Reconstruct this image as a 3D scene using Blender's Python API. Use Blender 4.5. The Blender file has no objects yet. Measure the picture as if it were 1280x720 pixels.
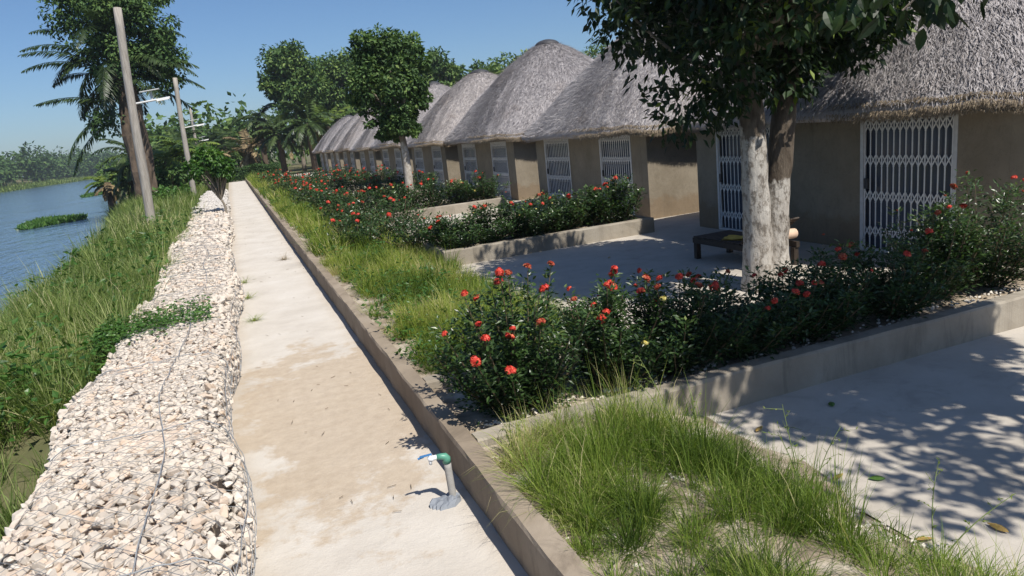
import bpy, bmesh, math
import numpy as np
from mathutils import Matrix, Vector, noise as mnoise

rng = np.random.default_rng(7)
sc = bpy.context.scene
COL = sc.collection

# ------------------------------------------------------------------ camera, sky, sun, exposure
cam_d = bpy.data.cameras.new('camera')
cam = bpy.data.objects.new('camera', cam_d)
COL.objects.link(cam)
cam_d.sensor_fit = 'HORIZONTAL'; cam_d.sensor_width = 36; cam_d.lens = 24.75
cam_d.clip_start = 0.05; cam_d.clip_end = 6000
_r = np.array([[.92475, .17393, -.33850], [-.36718, .16751, -.91490], [-.10243, .97040, .21878]])
_q, _ = np.linalg.qr(_r.T); _q = _q * np.sign((_q * _r.T).sum(0))
cam.matrix_world = Matrix.Translation((0, 0, 2.4)) @ Matrix(_q.T.tolist()).to_4x4()
sc.camera = cam

SUN = Vector((0.22, -0.68, 1.0)).normalized()
world = bpy.data.worlds.new('World'); sc.world = world; world.use_nodes = True
wn = world.node_tree.nodes; wl = world.node_tree.links
sky = wn.new('ShaderNodeTexSky'); sky.sky_type = 'NISHITA'; sky.sun_disc = False
sky.sun_elevation = math.asin(SUN.z); sky.sun_rotation = math.atan2(SUN.x, SUN.y)
sky.air_density = 1.0; sky.dust_density = 0.8; sky.ozone_density = 9.0
wl.new(sky.outputs[0], wn['Background'].inputs[0]); wn['Background'].inputs[1].default_value = 0.086
sun_d = bpy.data.lights.new('sun', 'SUN'); sun_d.energy = 5.0; sun_d.angle = math.radians(0.53); sun_d.color = (1, .95, .87)
sun = bpy.data.objects.new('sun', sun_d); COL.objects.link(sun)
sun.rotation_euler = SUN.to_track_quat('Z', 'Y').to_euler(); sun.location = (5, -8, 30)
vs = sc.view_settings
vs.view_transform = 'Standard'; vs.look = 'None'; vs.exposure = 0.32; vs.gamma = 1.0; vs.use_curve_mapping = False
sc.cycles.diffuse_bounces = 2; sc.cycles.max_bounces = 8

# ------------------------------------------------------------------ materials
class N:
    def __init__(s, name):
        s.m = bpy.data.materials.new(name); s.m.use_nodes = True
        s.t = s.m.node_tree; s.p = s.t.nodes['Principled BSDF']; s.out = s.t.nodes['Material Output']
    def new(s, typ, **kw):
        n = s.t.nodes.new(typ)
        for k, v in kw.items():
            if k in n.inputs: n.inputs[k].default_value = v
            else: setattr(n, k, v)
        return n
    def link(s, a, b): s.t.links.new(a, b)
    def coord(s, scale=(1, 1, 1), out='Object'):
        c = s.new('ShaderNodeTexCoord'); mp = s.new('ShaderNodeMapping'); mp.inputs['Scale'].default_value = scale
        s.link(c.outputs[out], mp.inputs[0]); return mp.outputs[0]
    def noise(s, scale, detail=4, rough=.55, vec=None, dist=0):
        n = s.new('ShaderNodeTexNoise'); n.inputs['Scale'].default_value = scale; n.inputs['Detail'].default_value = detail
        n.inputs['Roughness'].default_value = rough; n.inputs['Distortion'].default_value = dist
        if vec is not None: s.link(vec, n.inputs['Vector'])
        return n.outputs[0]
    def ramp(s, fac, stops):
        r = s.new('ShaderNodeValToRGB'); e = r.color_ramp.elements
        while len(e) < len(stops): e.new(.5)
        for el, (p, c) in zip(e, stops):
            el.position = p; el.color = (*c, 1) if len(c) == 3 else c
        s.link(fac, r.inputs[0]); return r.outputs[0]
    def mix(s, fac, a, b, typ='MIX'):
        m = s.new('ShaderNodeMix', data_type='RGBA', blend_type=typ)
        for sock, v in ((m.inputs[0], fac), (m.inputs[6], a), (m.inputs[7], b)):
            if isinstance(v, bpy.types.NodeSocket): s.link(v, sock)
            elif isinstance(v, (int, float)): sock.default_value = v
            else: sock.default_value = (*v, 1)
        return m.outputs[2]
    def math(s, op, a, b=0.0, clamp=False):
        m = s.new('ShaderNodeMath', operation=op); m.use_clamp = clamp
        for sock, v in ((m.inputs[0], a), (m.inputs[1], b)):
            if isinstance(v, bpy.types.NodeSocket): s.link(v, sock)
            else: sock.default_value = v
        return m.outputs[0]
    def bump(s, h, strength=.4, dist=.02):
        b = s.new('ShaderNodeBump'); b.inputs['Strength'].default_value = strength; b.inputs['Distance'].default_value = dist
        s.link(h, b.inputs['Height']); s.link(b.outputs[0], s.p.inputs['Normal'])
    def col(s, c):
        if isinstance(c, bpy.types.NodeSocket): s.link(c, s.p.inputs['Base Color'])
        else: s.p.inputs['Base Color'].default_value = (*c, 1)
    def attr(s, name='v'):
        a = s.new('ShaderNodeAttribute'); a.attribute_name = name; return a.outputs['Fac']

def m_two(name, stops, scale, rough=.85, bump=.3, bscale=None, bdist=.02, vec=(1, 1, 1), detail=6, spec=.25):
    n = N(name); v = n.coord(vec)
    n.col(n.ramp(n.noise(scale, detail, vec=v), stops))
    n.p.inputs['Roughness'].default_value = rough; n.p.inputs['Specular IOR Level'].default_value = spec
    if bump: n.bump(n.noise(bscale or scale * 6, 5, .6, vec=v), bump, bdist)
    return n.m

def m_leaf(name, stops, trans=.3, rough=.42, spec=.4, tcol=None):
    n = N(name); c = n.ramp(n.attr(), stops); n.col(c)
    n.p.inputs['Roughness'].default_value = rough; n.p.inputs['Specular IOR Level'].default_value = spec
    t = n.new('ShaderNodeBsdfTranslucent')
    n.link(n.mix(1.0, c, tcol or (1.5, 1.6, .7), 'MULTIPLY'), t.inputs[0])
    x = n.new('ShaderNodeMixShader'); x.inputs[0].default_value = trans
    n.link(n.p.outputs[0], x.inputs[1]); n.link(t.outputs[0], x.inputs[2]); n.link(x.outputs[0], n.out.inputs[0])
    return n.m

def m_plain(name, c, rough=.5, metal=0, spec=.4):
    n = N(name); v = n.coord(); k = n.noise(14, 4, vec=v)
    n.col(n.mix(k, tuple(.72 * x for x in c), tuple(min(1, 1.2 * x) for x in c)))
    n.p.inputs['Roughness'].default_value = rough; n.p.inputs['Metallic'].default_value = metal; n.p.inputs['Specular IOR Level'].default_value = spec
    return n.m

def m_path():
    n = N('sandy_concrete'); v = n.coord()
    base = n.ramp(n.noise(1.1, 7, .62, v), [(.25, (.42, .38, .33)), (.5, (.505, .465, .41)), (.75, (.56, .525, .475))])
    sep = n.new('ShaderNodeSeparateXYZ'); n.link(v, sep.inputs[0])
    # a worn tan patch between the tap and some metres beyond it, with its own ragged outline
    g = n.math('SUBTRACT', sep.outputs[1], 6.6); g = n.math('MULTIPLY', g, .42); g = n.math('MULTIPLY', g, g)
    h = n.math('SUBTRACT', sep.outputs[0], .6); h = n.math('MULTIPLY', h, .8); h = n.math('MULTIPLY', h, h)
    m = n.math('SUBTRACT', 1.25, n.math('ADD', g, h))
    m = n.math('ADD', m, n.math('MULTIPLY', n.math('SUBTRACT', n.noise(1.5, 7, .68, v), .5), 4.2))
    mask = n.ramp(m, [(.25, (0, 0, 0)), (.6, (1, 1, 1))])
    c = n.mix(n.math('MULTIPLY', mask, .72), base, n.ramp(n.noise(9, 6, .7, v), [(.3, (.33, .25, .17)), (.7, (.45, .365, .265))]))
    g2 = n.math('ABSOLUTE', n.math('SUBTRACT', sep.outputs[0], .38)); e = n.ramp(n.math('ADD', g2, n.math('MULTIPLY', n.noise(3.4, 5, .6, v), .35)), [(.72, (0, 0, 0)), (.95, (1, 1, 1))])
    c = n.mix(n.math('MULTIPLY', e, .5), c, (.40, .33, .25))
    sp = n.ramp(n.noise(46, 3, .7, v), [(.66, (0, 0, 0)), (.74, (1, 1, 1))])
    c = n.mix(n.math('MULTIPLY', sp, .30), c, (.30, .25, .19))
    n.col(c); n.p.inputs['Roughness'].default_value = .95; n.p.inputs['Specular IOR Level'].default_value = .1
    n.bump(n.math('ADD', n.noise(5, 6, .6, v), n.math('MULTIPLY', n.noise(60, 4, .7, v), .25)), .45, .035)
    return n.m

def m_concrete(name, lo, mid, hi, stain=.35, streak=False, splash=False):
    n = N(name); v = n.coord()
    gp = n.new('ShaderNodeNewGeometry').outputs['Position']
    if splash: v = gp
    c = n.ramp(n.noise(1.3, 8, .62, v), [(.28, lo), (.5, mid), (.74, hi)])
    st = n.ramp(n.noise(2.7, 6, .7, n.coord((1, 1, .25)) if streak else v, 1.2), [(.52, (0, 0, 0)), (.7, (1, 1, 1))])
    c = n.mix(n.math('MULTIPLY', st, stain), c, tuple(.45 * x for x in lo))
    if splash:
        sp = n.new('ShaderNodeSeparateXYZ'); n.link(v, sp.inputs[0])
        z = n.math('SUBTRACT', sp.outputs[2], n.math('MULTIPLY', n.noise(3.1, 6, .7, v), .75))
        c = n.mix(n.math('MULTIPLY', n.ramp(z, [(0, (1, 1, 1)), (.16, (0, 0, 0))]), .6), c, (.20, .14, .085))
        wm = n.new('ShaderNodeMapping'); wm.inputs['Scale'].default_value = (1, 1, .09); n.link(gp, wm.inputs[0]); wv = wm.outputs[0]
        dr = n.ramp(n.noise(5, 5, .65, wv), [(.55, (0, 0, 0)), (.72, (1, 1, 1))])
        c = n.mix(n.math('MULTIPLY', dr, .3), c, (.10, .085, .065))
        cr = n.ramp(n.math('ABSOLUTE', n.math('SUBTRACT', n.noise(1.7, 7, .75, v, 1.5), .5)), [(.0, (1, 1, 1)), (.006, (0, 0, 0))])
        c = n.mix(n.math('MULTIPLY', cr, .5), c, (.07, .06, .05))
    n.col(c); n.p.inputs['Roughness'].default_value = .92; n.p.inputs['Specular IOR Level'].default_value = .15
    n.bump(n.math('ADD', n.noise(7, 5, .6, v), n.math('MULTIPLY', n.noise(75, 4, .7, v), .3)), .35, .02)
    return n.m

def m_thatch(name, stops):
    n = N(name); v = n.coord()
    v = n.new('ShaderNodeNewGeometry').outputs['Position']; a = n.attr(); k = n.noise(.9, 5, .6, v)
    c = n.ramp(n.math('ADD', n.math('MULTIPLY', a, .55), n.math('MULTIPLY', k, .45)), stops)
    w = n.ramp(n.noise(.55, 4, .55, v), [(.58, (0, 0, 0)), (.72, (1, 1, 1))])
    c = n.mix(n.math('MULTIPLY', w, .25), c, (.27, .205, .155))
    oi = n.new('ShaderNodeObjectInfo'); c = n.mix(1.0, c, n.ramp(oi.outputs['Random'], [(0, (.84, .83, .84)), (.5, (1, .99, .98)), (1, (1.12, 1.08, 1.03))]), 'MULTIPLY')
    n.col(c); n.p.inputs['Roughness'].default_value = .8; n.p.inputs['Specular IOR Level'].default_value = .25
    n.bump(n.noise(38, 5, .7, v), .8, .04)
    return n.m

def m_water():
    n = N('river_water'); v = n.coord((1, .35, 1))
    n.col((.075, .125, .19)); n.p.inputs['Roughness'].default_value = .12; n.p.inputs['IOR'].default_value = 1.33
    h = n.math('ADD', n.noise(1.6, 4, .6, v), n.math('MULTIPLY', n.noise(.22, 3, .5, v), 2.2))
    n.bump(h, .9, .22)
    return n.m

def m_bark(name, white_to=None, c0=(.13, .105, .08), c1=(.30, .26, .21)):
    n = N(name); v = n.coord((1, 1, .35))
    c = n.ramp(n.noise(9, 7, .7, v), [(.3, c0), (.72, c1)])
    if white_to is not None:
        sep = n.new('ShaderNodeSeparateXYZ'); n.link(n.coord(), sep.inputs[0])
        z = n.math('ADD', sep.outputs[2], n.math('MULTIPLY', n.math('SUBTRACT', n.noise(3.2, 5, .7, n.coord((1, 1, .4))), .5), 1.1))
        k = n.ramp(n.math('SUBTRACT', z, white_to - .5), [(.48, (1, 1, 1)), (.54, (0, 0, 0))])
        crack = n.ramp(n.noise(13, 6, .75, n.coord((1, 1, .6))), [(.42, (0, 0, 0)), (.52, (1, 1, 1))])
        white = n.ramp(n.noise(5, 5, .6, v), [(.3, (.30, .27, .235)), (.7, (.53, .50, .45))])
        c = n.mix(n.math('MULTIPLY', k, n.math('ADD', n.math('MULTIPLY', crack, .75), .25)), c, white)
    n.col(c); n.p.inputs['Roughness'].default_value = .9; n.p.inputs['Specular IOR Level'].default_value = .15
    n.bump(n.noise(16, 6, .7, v), .9, .03)
    return n.m

def m_stone(name, stops):
    n = N(name); o = n.new('ShaderNodeObjectInfo'); a = n.attr('v')
    v = n.coord()
    k = n.math('FRACT', n.math('ADD', o.outputs['Random'], a))
    c = n.ramp(k, stops)
    c = n.mix(.45, c, n.ramp(n.noise(22, 5, .65, v), [(.3, (.40, .35, .295)), (.7, (.64, .58, .505))]))
    n.col(c); n.p.inputs['Roughness'].default_value = .9; n.p.inputs['Specular IOR Level'].default_value = .15
    n.bump(n.noise(45, 5, .65, v), .5, .012)
    return n.m

def m_wood():
    n = N('weathered_pole_wood'); v = n.coord((14, 14, .8))
    n.col(n.ramp(n.noise(2.2, 6, .7, v), [(.3, (.19, .165, .14)), (.55, (.33, .30, .26)), (.75, (.43, .40, .36))]))
    n.p.inputs['Roughness'].default_value = .85; n.bump(n.noise(3, 5, .6, v), .6, .02)
    return n.m

MAT = dict(
    path=m_path(),
    paving=m_concrete('terrace_concrete', (.36, .325, .275), (.43, .39, .335), (.48, .44, .385), .25),
    kerb=m_concrete('kerb_concrete', (.20, .16, .12), (.27, .22, .165), (.36, .305, .24), .5, True),
    planter=m_concrete('planter_concrete', (.22, .19, .15), (.29, .255, .205), (.35, .315, .26), .5, True),
    wall=m_concrete('cement_render', (.185, .155, .112), (.235, .20, .15), (.28, .242, .185), .18, False, True),
    ground=m_two('bank_soil', [(.3, (.07, .08, .03)), (.55, (.13, .12, .06)), (.75, (.24, .19, .12))], .8, .95, .5),
    soil=m_two('bed_soil', [(.3, (.15, .115, .08)), (.5, (.31, .255, .19)), (.68, (.46, .405, .33))], 4, .95, .7, 40),
    water=m_water(),
    thatch=m_thatch('grey_thatch', [(.12, (.12, .108, .108)), (.42, (.33, .312, .318)), (.66, (.49, .465, .47)), (.9, (.64, .61, .595))]),
    straw_end=m_thatch('cut_straw', [(.15, (.08, .06, .045)), (.45, (.27, .215, .15)), (.85, (.47, .385, .265))]),
    cap=m_plain('dark_cap', (.045, .045, .05), .6),
    grille=m_plain('pale_painted_steel', (.74, .74, .74), .45),
    frame=m_plain('door_frame_paint', (.55, .55, .55), .5),
    glass=None, curtain=m_plain('interior_dark', (.06, .06, .07), .9),
    stone=m_stone('pale_limestone', [(.0, (.53, .465, .39)), (.3, (.62, .545, .46)), (.55, (.50, .43, .355)), (.75, (.66, .595, .52)), (.88, (.64, .50, .39)), (.95, (.55, .38, .25)), (1, (.48, .43, .38))]),
    stone_grey=m_stone('grey_limestone', [(.0, (.40, .39, .38)), (.5, (.50, .48, .45)), (1, (.36, .35, .35))]),
    wire=m_plain('galvanised_wire', (.27, .28, .29), .7, .1),
    gravel=m_stone('white_gravel', [(0, (.62, .57, .48)), (.6, (.74, .70, .62)), (1, (.50, .43, .34))]),
    bark=m_bark('grey_bark'), bark_white=m_bark('whitewashed_bark_tall', 2.0, (.06, .047, .036), (.19, .16, .125)), bark_white2=m_bark('whitewashed_bark_short', 1.35, (.05, .038, .028), (.16, .13, .10)),
    bark_white3=m_bark('whitewashed_bark_slim', 2.3),
    palm_bark=m_bark('palm_bark', None, (.05, .04, .032), (.17, .125, .09)),
    twig=m_plain('brown_twig', (.14, .10, .06), .8), stem=m_plain('green_stem', (.13, .17, .05), .7),
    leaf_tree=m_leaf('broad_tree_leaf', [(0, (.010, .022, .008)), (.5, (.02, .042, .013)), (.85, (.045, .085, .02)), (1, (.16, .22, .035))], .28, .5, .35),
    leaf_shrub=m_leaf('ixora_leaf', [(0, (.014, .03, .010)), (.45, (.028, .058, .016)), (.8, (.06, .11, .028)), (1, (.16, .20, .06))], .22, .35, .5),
    leaf_small=m_leaf('bright_leaf', [(0, (.03, .08, .015)), (.5, (.06, .14, .025)), (1, (.13, .23, .05))], .3),
    leaf_far=m_leaf('far_leaf', [(0, (.03, .065, .02)), (.5, (.08, .145, .042)), (1, (.18, .25, .07))], .2, .6, .2),
    leaf_far_pale=m_leaf('far_pale_leaf', [(0, (.035, .07, .022)), (.5, (.085, .15, .045)), (1, (.20, .27, .08))], .2, .6, .2),
    frond=m_leaf('palm_frond', [(0, (.02, .035, .014)), (.5, (.045, .075, .022)), (1, (.10, .14, .04))], .2, .4, .4),
    frond_bright=m_leaf('bright_frond', [(0, (.05, .09, .02)), (.5, (.10, .16, .03)), (1, (.22, .27, .05))], .25, .45, .4),
    frond_dry=m_leaf('dry_frond', [(0, (.10, .075, .045)), (.6, (.25, .19, .11)), (1, (.38, .30, .17))], .15, .8, .1),
    grass=m_leaf('green_grass', [(0, (.045, .08, .012)), (.4, (.125, .195, .026)), (.75, (.23, .29, .055)), (1, (.46, .41, .22))], .35, .55, .25),
    grass_olive=m_leaf('olive_grass', [(0, (.055, .095, .014)), (.4, (.155, .22, .03)), (.75, (.27, .31, .06)), (1, (.46, .40, .21))], .35, .6, .2),
    grass_bank=m_leaf('bank_grass', [(0, (.055, .09, .018)), (.4, (.14, .20, .05)), (.8, (.255, .31, .10)), (1, (.45, .42, .23))], .35, .5, .25),
    petal=m_leaf('red_petal', [(0, (.50, .03, .025)), (.5, (.70, .075, .05)), (1, (.80, .18, .09))], .25, .5, .3, (1.2, .8, .7)),
    petal_faded=m_leaf('faded_petal', [(0, (.30, .03, .03)), (.5, (.50, .10, .05)), (1, (.62, .30, .14))], .25, .6, .2, (1.1, .8, .7)),
    petal_yellow=m_leaf('yellow_petal', [(0, (.70, .55, .10)), (1, (.80, .72, .30))], .25, .5, .3, (1, 1, .8)),
    hyacinth=m_leaf('water_plant_leaf', [(0, (.035, .09, .02)), (.6, (.07, .16, .03)), (1, (.13, .23, .05))], .25, .4, .4),
    pole=m_wood(), white_metal=m_plain('white_lamp_metal', (.55, .55, .54), .5, .1),
    dark_wood=m_plain('dark_lounger_wood', (.04, .03, .023), .55), mat_wood=m_plain('brown_slat_wood', (.045, .032, .024), .6),
    yellow=m_plain('yellow_cloth', (.62, .42, .08), .9), cream=m_plain('cream_cloth', (.62, .45, .33), .9),
    pvc=m_concrete('grey_pvc', (.26, .25, .23), (.34, .33, .31), (.42, .41, .39), .3), green_pl=m_plain('green_plastic', (.09, .27, .19), .4),
    white_pl=m_plain('white_plastic', (.75, .76, .77), .4), blue_pl=m_plain('blue_plastic', (.05, .18, .40), .4),
    rag=m_plain('grey_sheet', (.22, .24, .27), .8),
    dead_leaf=m_leaf('dead_leaf', [(0, (.20, .11, .04)), (.5, (.42, .28, .09)), (1, (.55, .42, .16))], .15, .6, .2, (1, .9, .7)),
)
_g = N('door_glass'); _g.col(_g.mix(_g.noise(2.2, 3, .5, _g.coord((1, 1, .3))), (.025, .03, .045), (.10, .12, .17))); _g.p.inputs['Roughness'].default_value = .12; _g.p.inputs['IOR'].default_value = 1.5
MAT['glass'] = _g.m

# ------------------------------------------------------------------ mesh helpers
class MB:
    def __init__(s): s.V = []; s.T = []; s.A = []; s.n = 0
    def add(s, v, t, a=.5):
        v = np.asarray(v, float).reshape(-1, 3); t = np.asarray(t, int).reshape(-1, 3)
        s.V.append(v); s.T.append(t + s.n); s.A.append(np.broadcast_to(np.asarray(a, float), (len(v),)) if np.ndim(a) < 2 else a); s.n += len(v)
    def quads(s, v, q, a=.5):
        q = np.asarray(q, int).reshape(-1, 4)
        s.add(v, np.concatenate([q[:, [0, 1, 2]], q[:, [0, 2, 3]]]), a)
    def box(s, x0, x1, y0, y1, z0, z1, a=.5):
        v = [(x, y, z) for z in (z0, z1) for y in (y0, y1) for x in (x0, x1)]
        s.quads(v, [(0, 2, 3, 1), (4, 5, 7, 6), (0, 1, 5, 4), (2, 6, 7, 3), (0, 4, 6, 2), (1, 3, 7, 5)], a)
    def tube(s, pts, rad, sides=8, a=.5, cap=True):
        pts = np.asarray(pts, float); n = len(pts); rad = np.broadcast_to(np.asarray(rad, float), (n,))
        t = np.gradient(pts, axis=0); t /= np.linalg.norm(t, axis=1)[:, None] + 1e-9
        up = np.array([0, 0, 1.]) if abs(t[0, 2]) < .9 else np.array([1., 0, 0])
        V = []
        u = np.cross(up, t[0]); u /= np.linalg.norm(u)
        for i in range(n):
            u = u - t[i] * (u @ t[i]); u /= np.linalg.norm(u) + 1e-9
            w = np.cross(t[i], u)
            an = np.arange(sides) * 2 * math.pi / sides
            V.append(pts[i] + rad[i] * (np.cos(an)[:, None] * u + np.sin(an)[:, None] * w))
        V = np.concatenate(V); i = np.arange(sides); j = (i + 1) % sides
        Q = np.concatenate([np.stack([k * sides + i, k * sides + j, (k + 1) * sides + j, (k + 1) * sides + i], 1) for k in range(n - 1)])
        T = np.concatenate([Q[:, [0, 1, 2]], Q[:, [0, 2, 3]]])
        if cap:
            V = np.concatenate([V, pts[[0, -1]]]); c0 = n * sides
            T = np.concatenate([T, np.stack([j, i, np.full(sides, c0)], 1), np.stack([(n - 1) * sides + i, (n - 1) * sides + j, np.full(sides, c0 + 1)], 1)])
        s.add(V, T, a)
    def mesh(s, name, mats, smooth=False):
        me = bpy.data.meshes.new(name)
        if not s.V: return me
        V = np.concatenate(s.V).astype(np.float32); T = np.concatenate(s.T).astype(np.int32); A = np.concatenate(s.A).astype(np.float32)
        me.vertices.add(len(V)); me.vertices.foreach_set('co', V.ravel())
        me.loops.add(T.size); me.loops.foreach_set('vertex_index', T.ravel())
        me.polygons.add(len(T)); me.polygons.foreach_set('loop_start', np.arange(0, T.size, 3, dtype=np.int32))
        me.polygons.foreach_set('use_smooth', np.full(len(T), bool(smooth)))
        me.update(calc_edges=True)
        at = me.attributes.new('v', 'FLOAT', 'POINT'); at.data.foreach_set('value', A)
        for m in (mats if isinstance(mats, (list, tuple)) else [mats]): me.materials.append(m)
        return me
    def obj(s, name, mat, parent=None, smooth=False, **props):
        return link(name, s.mesh(name, mat, smooth), parent, **props)

def link(name, data, parent=None, **props):
    o = bpy.data.objects.new(name, data); COL.objects.link(o)
    if parent is not None: o.parent = parent
    for k, v in props.items(): o[k] = v
    return o
def thing(name, label, cat, loc=(0, 0, 0), group=None):
    o = bpy.data.objects.new(name, None); COL.objects.link(o); o.location = loc
    o.empty_display_size = .2
    o['label'] = label; o['category'] = cat
    if group: o['group'] = group
    return o
def tree_copy(o, loc, label, rotz=0, scale=1.0, parent=None):
    c = o.copy(); COL.objects.link(c)
    if parent is None:
        c.location = loc; c.rotation_euler = (0, 0, rotz); c.scale = (scale,) * 3; c['label'] = label
    else: c.parent = parent
    for ch in list(o.children): tree_copy(ch, None, None, parent=c)
    return c

def fbm(x, y, z=0., sc_=1.): return mnoise.fractal(Vector((x * sc_, y * sc_, z)), 1.0, 2.0, 4)
def rot_to(d, n):
    """orthonormal frames from direction d and rough normal n, arrays (N,3)"""
    d = d / (np.linalg.norm(d, axis=1)[:, None] + 1e-9)
    s = np.cross(d, n); s /= np.linalg.norm(s, axis=1)[:, None] + 1e-9
    return d, s, np.cross(s, d)
def leaves(mb, p, d, n, L, W, a, fold=.18):
    """ovate leaves, folded along the midrib; six points and six faces each"""
    N_ = len(p); d, s, u = rot_to(d, n)
    L = np.broadcast_to(L, (N_,))[:, None]; W = np.broadcast_to(W, (N_,))[:, None]
    base = p; mid = p + d * L * .45 - u * W * fold; tip = p + d * L - u * L * .12
    l = p + d * L * .42 + s * W * .5; r = p + d * L * .42 - s * W * .5
    V = np.stack([base, l, mid, r, tip], 1).reshape(-1, 3)
    o = (np.arange(N_) * 5)[:, None]
    T = np.concatenate([o + [[0, 2, 1]], o + [[0, 3, 2]], o + [[1, 2, 4]], o + [[2, 3, 4]]])
    mb.add(V, T, np.repeat(np.broadcast_to(a, (N_,)), 5))
def fine_leaves(mb, p, d, n, L, W, a, fold=.18):
    """leaves seen close: a smooth pointed outline either side of the midrib"""
    N_ = len(p); d, s, u = rot_to(d, n); L = np.broadcast_to(L, (N_,))[:, None]; W = np.broadcast_to(W, (N_,))[:, None]
    R = [p]
    for t, w in ((.18, .66), (.42, 1.), (.68, .80), (.86, .38)):
        c = p + d * L * t - u * L * .16 * t * t
        R += [c + s * W * .5 * w, c - u * W * fold * w, c - s * W * .5 * w]
    R.append(p + d * L - u * L * .16)
    o = (np.arange(N_) * 14)[:, None]; F = [(0, 2, 1), (0, 3, 2)]
    for k in range(3):
        b = 1 + 3 * k; F += [(b, b + 1, b + 4), (b, b + 4, b + 3), (b + 1, b + 2, b + 5), (b + 1, b + 5, b + 4)]
    F += [(10, 11, 13), (11, 12, 13)]
    mb.add(np.stack(R, 1).reshape(-1, 3), np.concatenate([o + [f] for f in F]), np.repeat(np.broadcast_to(a, (N_,)), 14))
def blades(mb, root, az, L, W, lean, a, curl=1.2):
    """arching grass blades of three segments"""
    N_ = len(root); h = np.stack([np.cos(az), np.sin(az), 0 * az], 1); sd = np.stack([-np.sin(az), np.cos(az), 0 * az], 1)
    tw = rng.uniform(-.9, .9, N_)[:, None]; sd = sd * np.cos(tw) + h * np.sin(tw)
    P = [root]; ang = lean.copy()
    for k in range(3):
        P.append(P[-1] + (h * np.sin(ang)[:, None] + np.array([0, 0, 1.]) * np.cos(ang)[:, None]) * (L / 3)[:, None]); ang = ang + curl * lean * (.6 + .5 * k)
    w = W[:, None] * .5
    V = np.stack([P[0] - sd * w * .8, P[0] + sd * w * .8, P[1] - sd * w, P[1] + sd * w, P[2] - sd * w * .7, P[2] + sd * w * .7, P[3]], 1).reshape(-1, 3)
    o = (np.arange(N_) * 7)[:, None]
    T = np.concatenate([o + [[0, 1, 3]], o + [[0, 3, 2]], o + [[2, 3, 5]], o + [[2, 5, 4]], o + [[4, 5, 6]]])
    mb.add(V, T, np.repeat(np.broadcast_to(a, (N_,)), 7))
def unit(n):
    v = rng.normal(size=(n, 3)); return v / np.linalg.norm(v, axis=1)[:, None]
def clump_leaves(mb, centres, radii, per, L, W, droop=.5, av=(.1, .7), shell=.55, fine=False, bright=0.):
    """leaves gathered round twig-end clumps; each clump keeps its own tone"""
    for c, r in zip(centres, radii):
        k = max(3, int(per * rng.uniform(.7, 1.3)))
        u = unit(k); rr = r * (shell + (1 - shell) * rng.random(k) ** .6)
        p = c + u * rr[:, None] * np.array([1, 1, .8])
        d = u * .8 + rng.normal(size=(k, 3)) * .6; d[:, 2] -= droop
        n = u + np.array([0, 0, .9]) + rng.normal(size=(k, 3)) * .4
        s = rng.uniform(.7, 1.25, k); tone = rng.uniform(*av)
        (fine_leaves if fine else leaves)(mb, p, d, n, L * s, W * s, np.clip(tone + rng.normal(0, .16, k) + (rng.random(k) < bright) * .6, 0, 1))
def frond(mb, rb, base, az, elev, L, droop, nl=34, ll=.6, a=.5, w=.035, rr=.025):
    """a feather frond: curved rachis with paired drooping leaflets"""
    n = 12; s = np.linspace(0, 1, n); el = elev - droop * s ** 1.3
    d = np.stack([np.cos(az) * np.cos(el), np.sin(az) * np.cos(el), np.sin(el)], 1)
    P = np.concatenate([[base], base + np.cumsum(d[:-1] * L / (n - 1), 0)])
    rb.tube(P, np.linspace(rr, rr * .25, n), 4, a * .6, False)
    t = np.linspace(.14, 1, nl); C = np.stack([np.interp(t, s, P[:, k]) for k in range(3)], 1)
    D = np.stack([np.interp(t, s, d[:, k]) for k in range(3)], 1)
    side = np.cross(D, [0, 0, 1.]); side /= np.linalg.norm(side, axis=1)[:, None] + 1e-6
    ln = ll * (np.sin(np.pi * np.clip(t * .85 + .12, 0, 1)) ** .6)
    for sg in (-1, 1):
        dd = side * sg + D * .75 + np.array([0, 0, -.35]) + rng.normal(size=(nl, 3)) * .14
        leaves(mb, C, dd, np.cross(dd, D) * sg + np.array([0, 0, .6]), ln * rng.uniform(.8, 1.15, nl), w * 2, np.clip(a + rng.normal(0, .13, nl), 0, 1), .1)

# ------------------------------------------------------------------ the setting: ground, river, path, paving, kerb
EY = [-60, 14, 20, 35, 54, 80, 130, 200, 300, 520, 4000]; EX = [-4.6, -4.6, -4.8, -5.8, -8.2, -12, -19, -30, -45, -72, -72]
def edge(y): return np.interp(y, EY, EX)
def ground_z(x, y):
    e = edge(y); z = np.full_like(x, -.03)
    t = np.clip((-1.5 - x) / (-1.5 - e), 0, 1.3)
    sm = np.clip((t - .7) / .45, 0, 1); bank = .06 - .15 * t - 1.45 * sm * sm * (3 - 2 * sm)
    near = np.clip((8.2 - y) / 1.2, 0, 1) * np.clip((-1.45 - x) / .4, 0, 1); bank = bank - .32 * near
    z = np.where(x < -1.5, bank, z)
    z = np.where(x < e - .5, -2., z)
    far = -78.
    z = np.where(x < far + 4, np.clip(-1.6 + (far + 4 - x) * .16, -2, 3.5), z)
    z = np.where((y > 520) & (x < e), np.clip(-1.5 + (y - 520) * .08, -2, 3), z)
    return z
xs = np.concatenate([[-3000, -900, -300, -150, -120, -105, -98, -92, -88, -84, -80, -77, -74, -70, -55, -40, -28], np.arange(-24, -.99, .4), [0, 10, 40, 150, 600, 3000]])
ys = np.concatenate([[-80, -40, -20, -8], np.arange(-4, 60, 1.), np.arange(60, 200, 5.), np.arange(200, 540, 20.), [520.5, 560, 620, 900, 1800, 4500]]); ys = np.unique(ys)
GX, GY = np.meshgrid(xs, ys); GZ = ground_z(GX, GY)
GZ = GZ + np.where((GX < -1.6) & (GX > -24), rng.normal(0, .03, GX.shape), 0)
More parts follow.
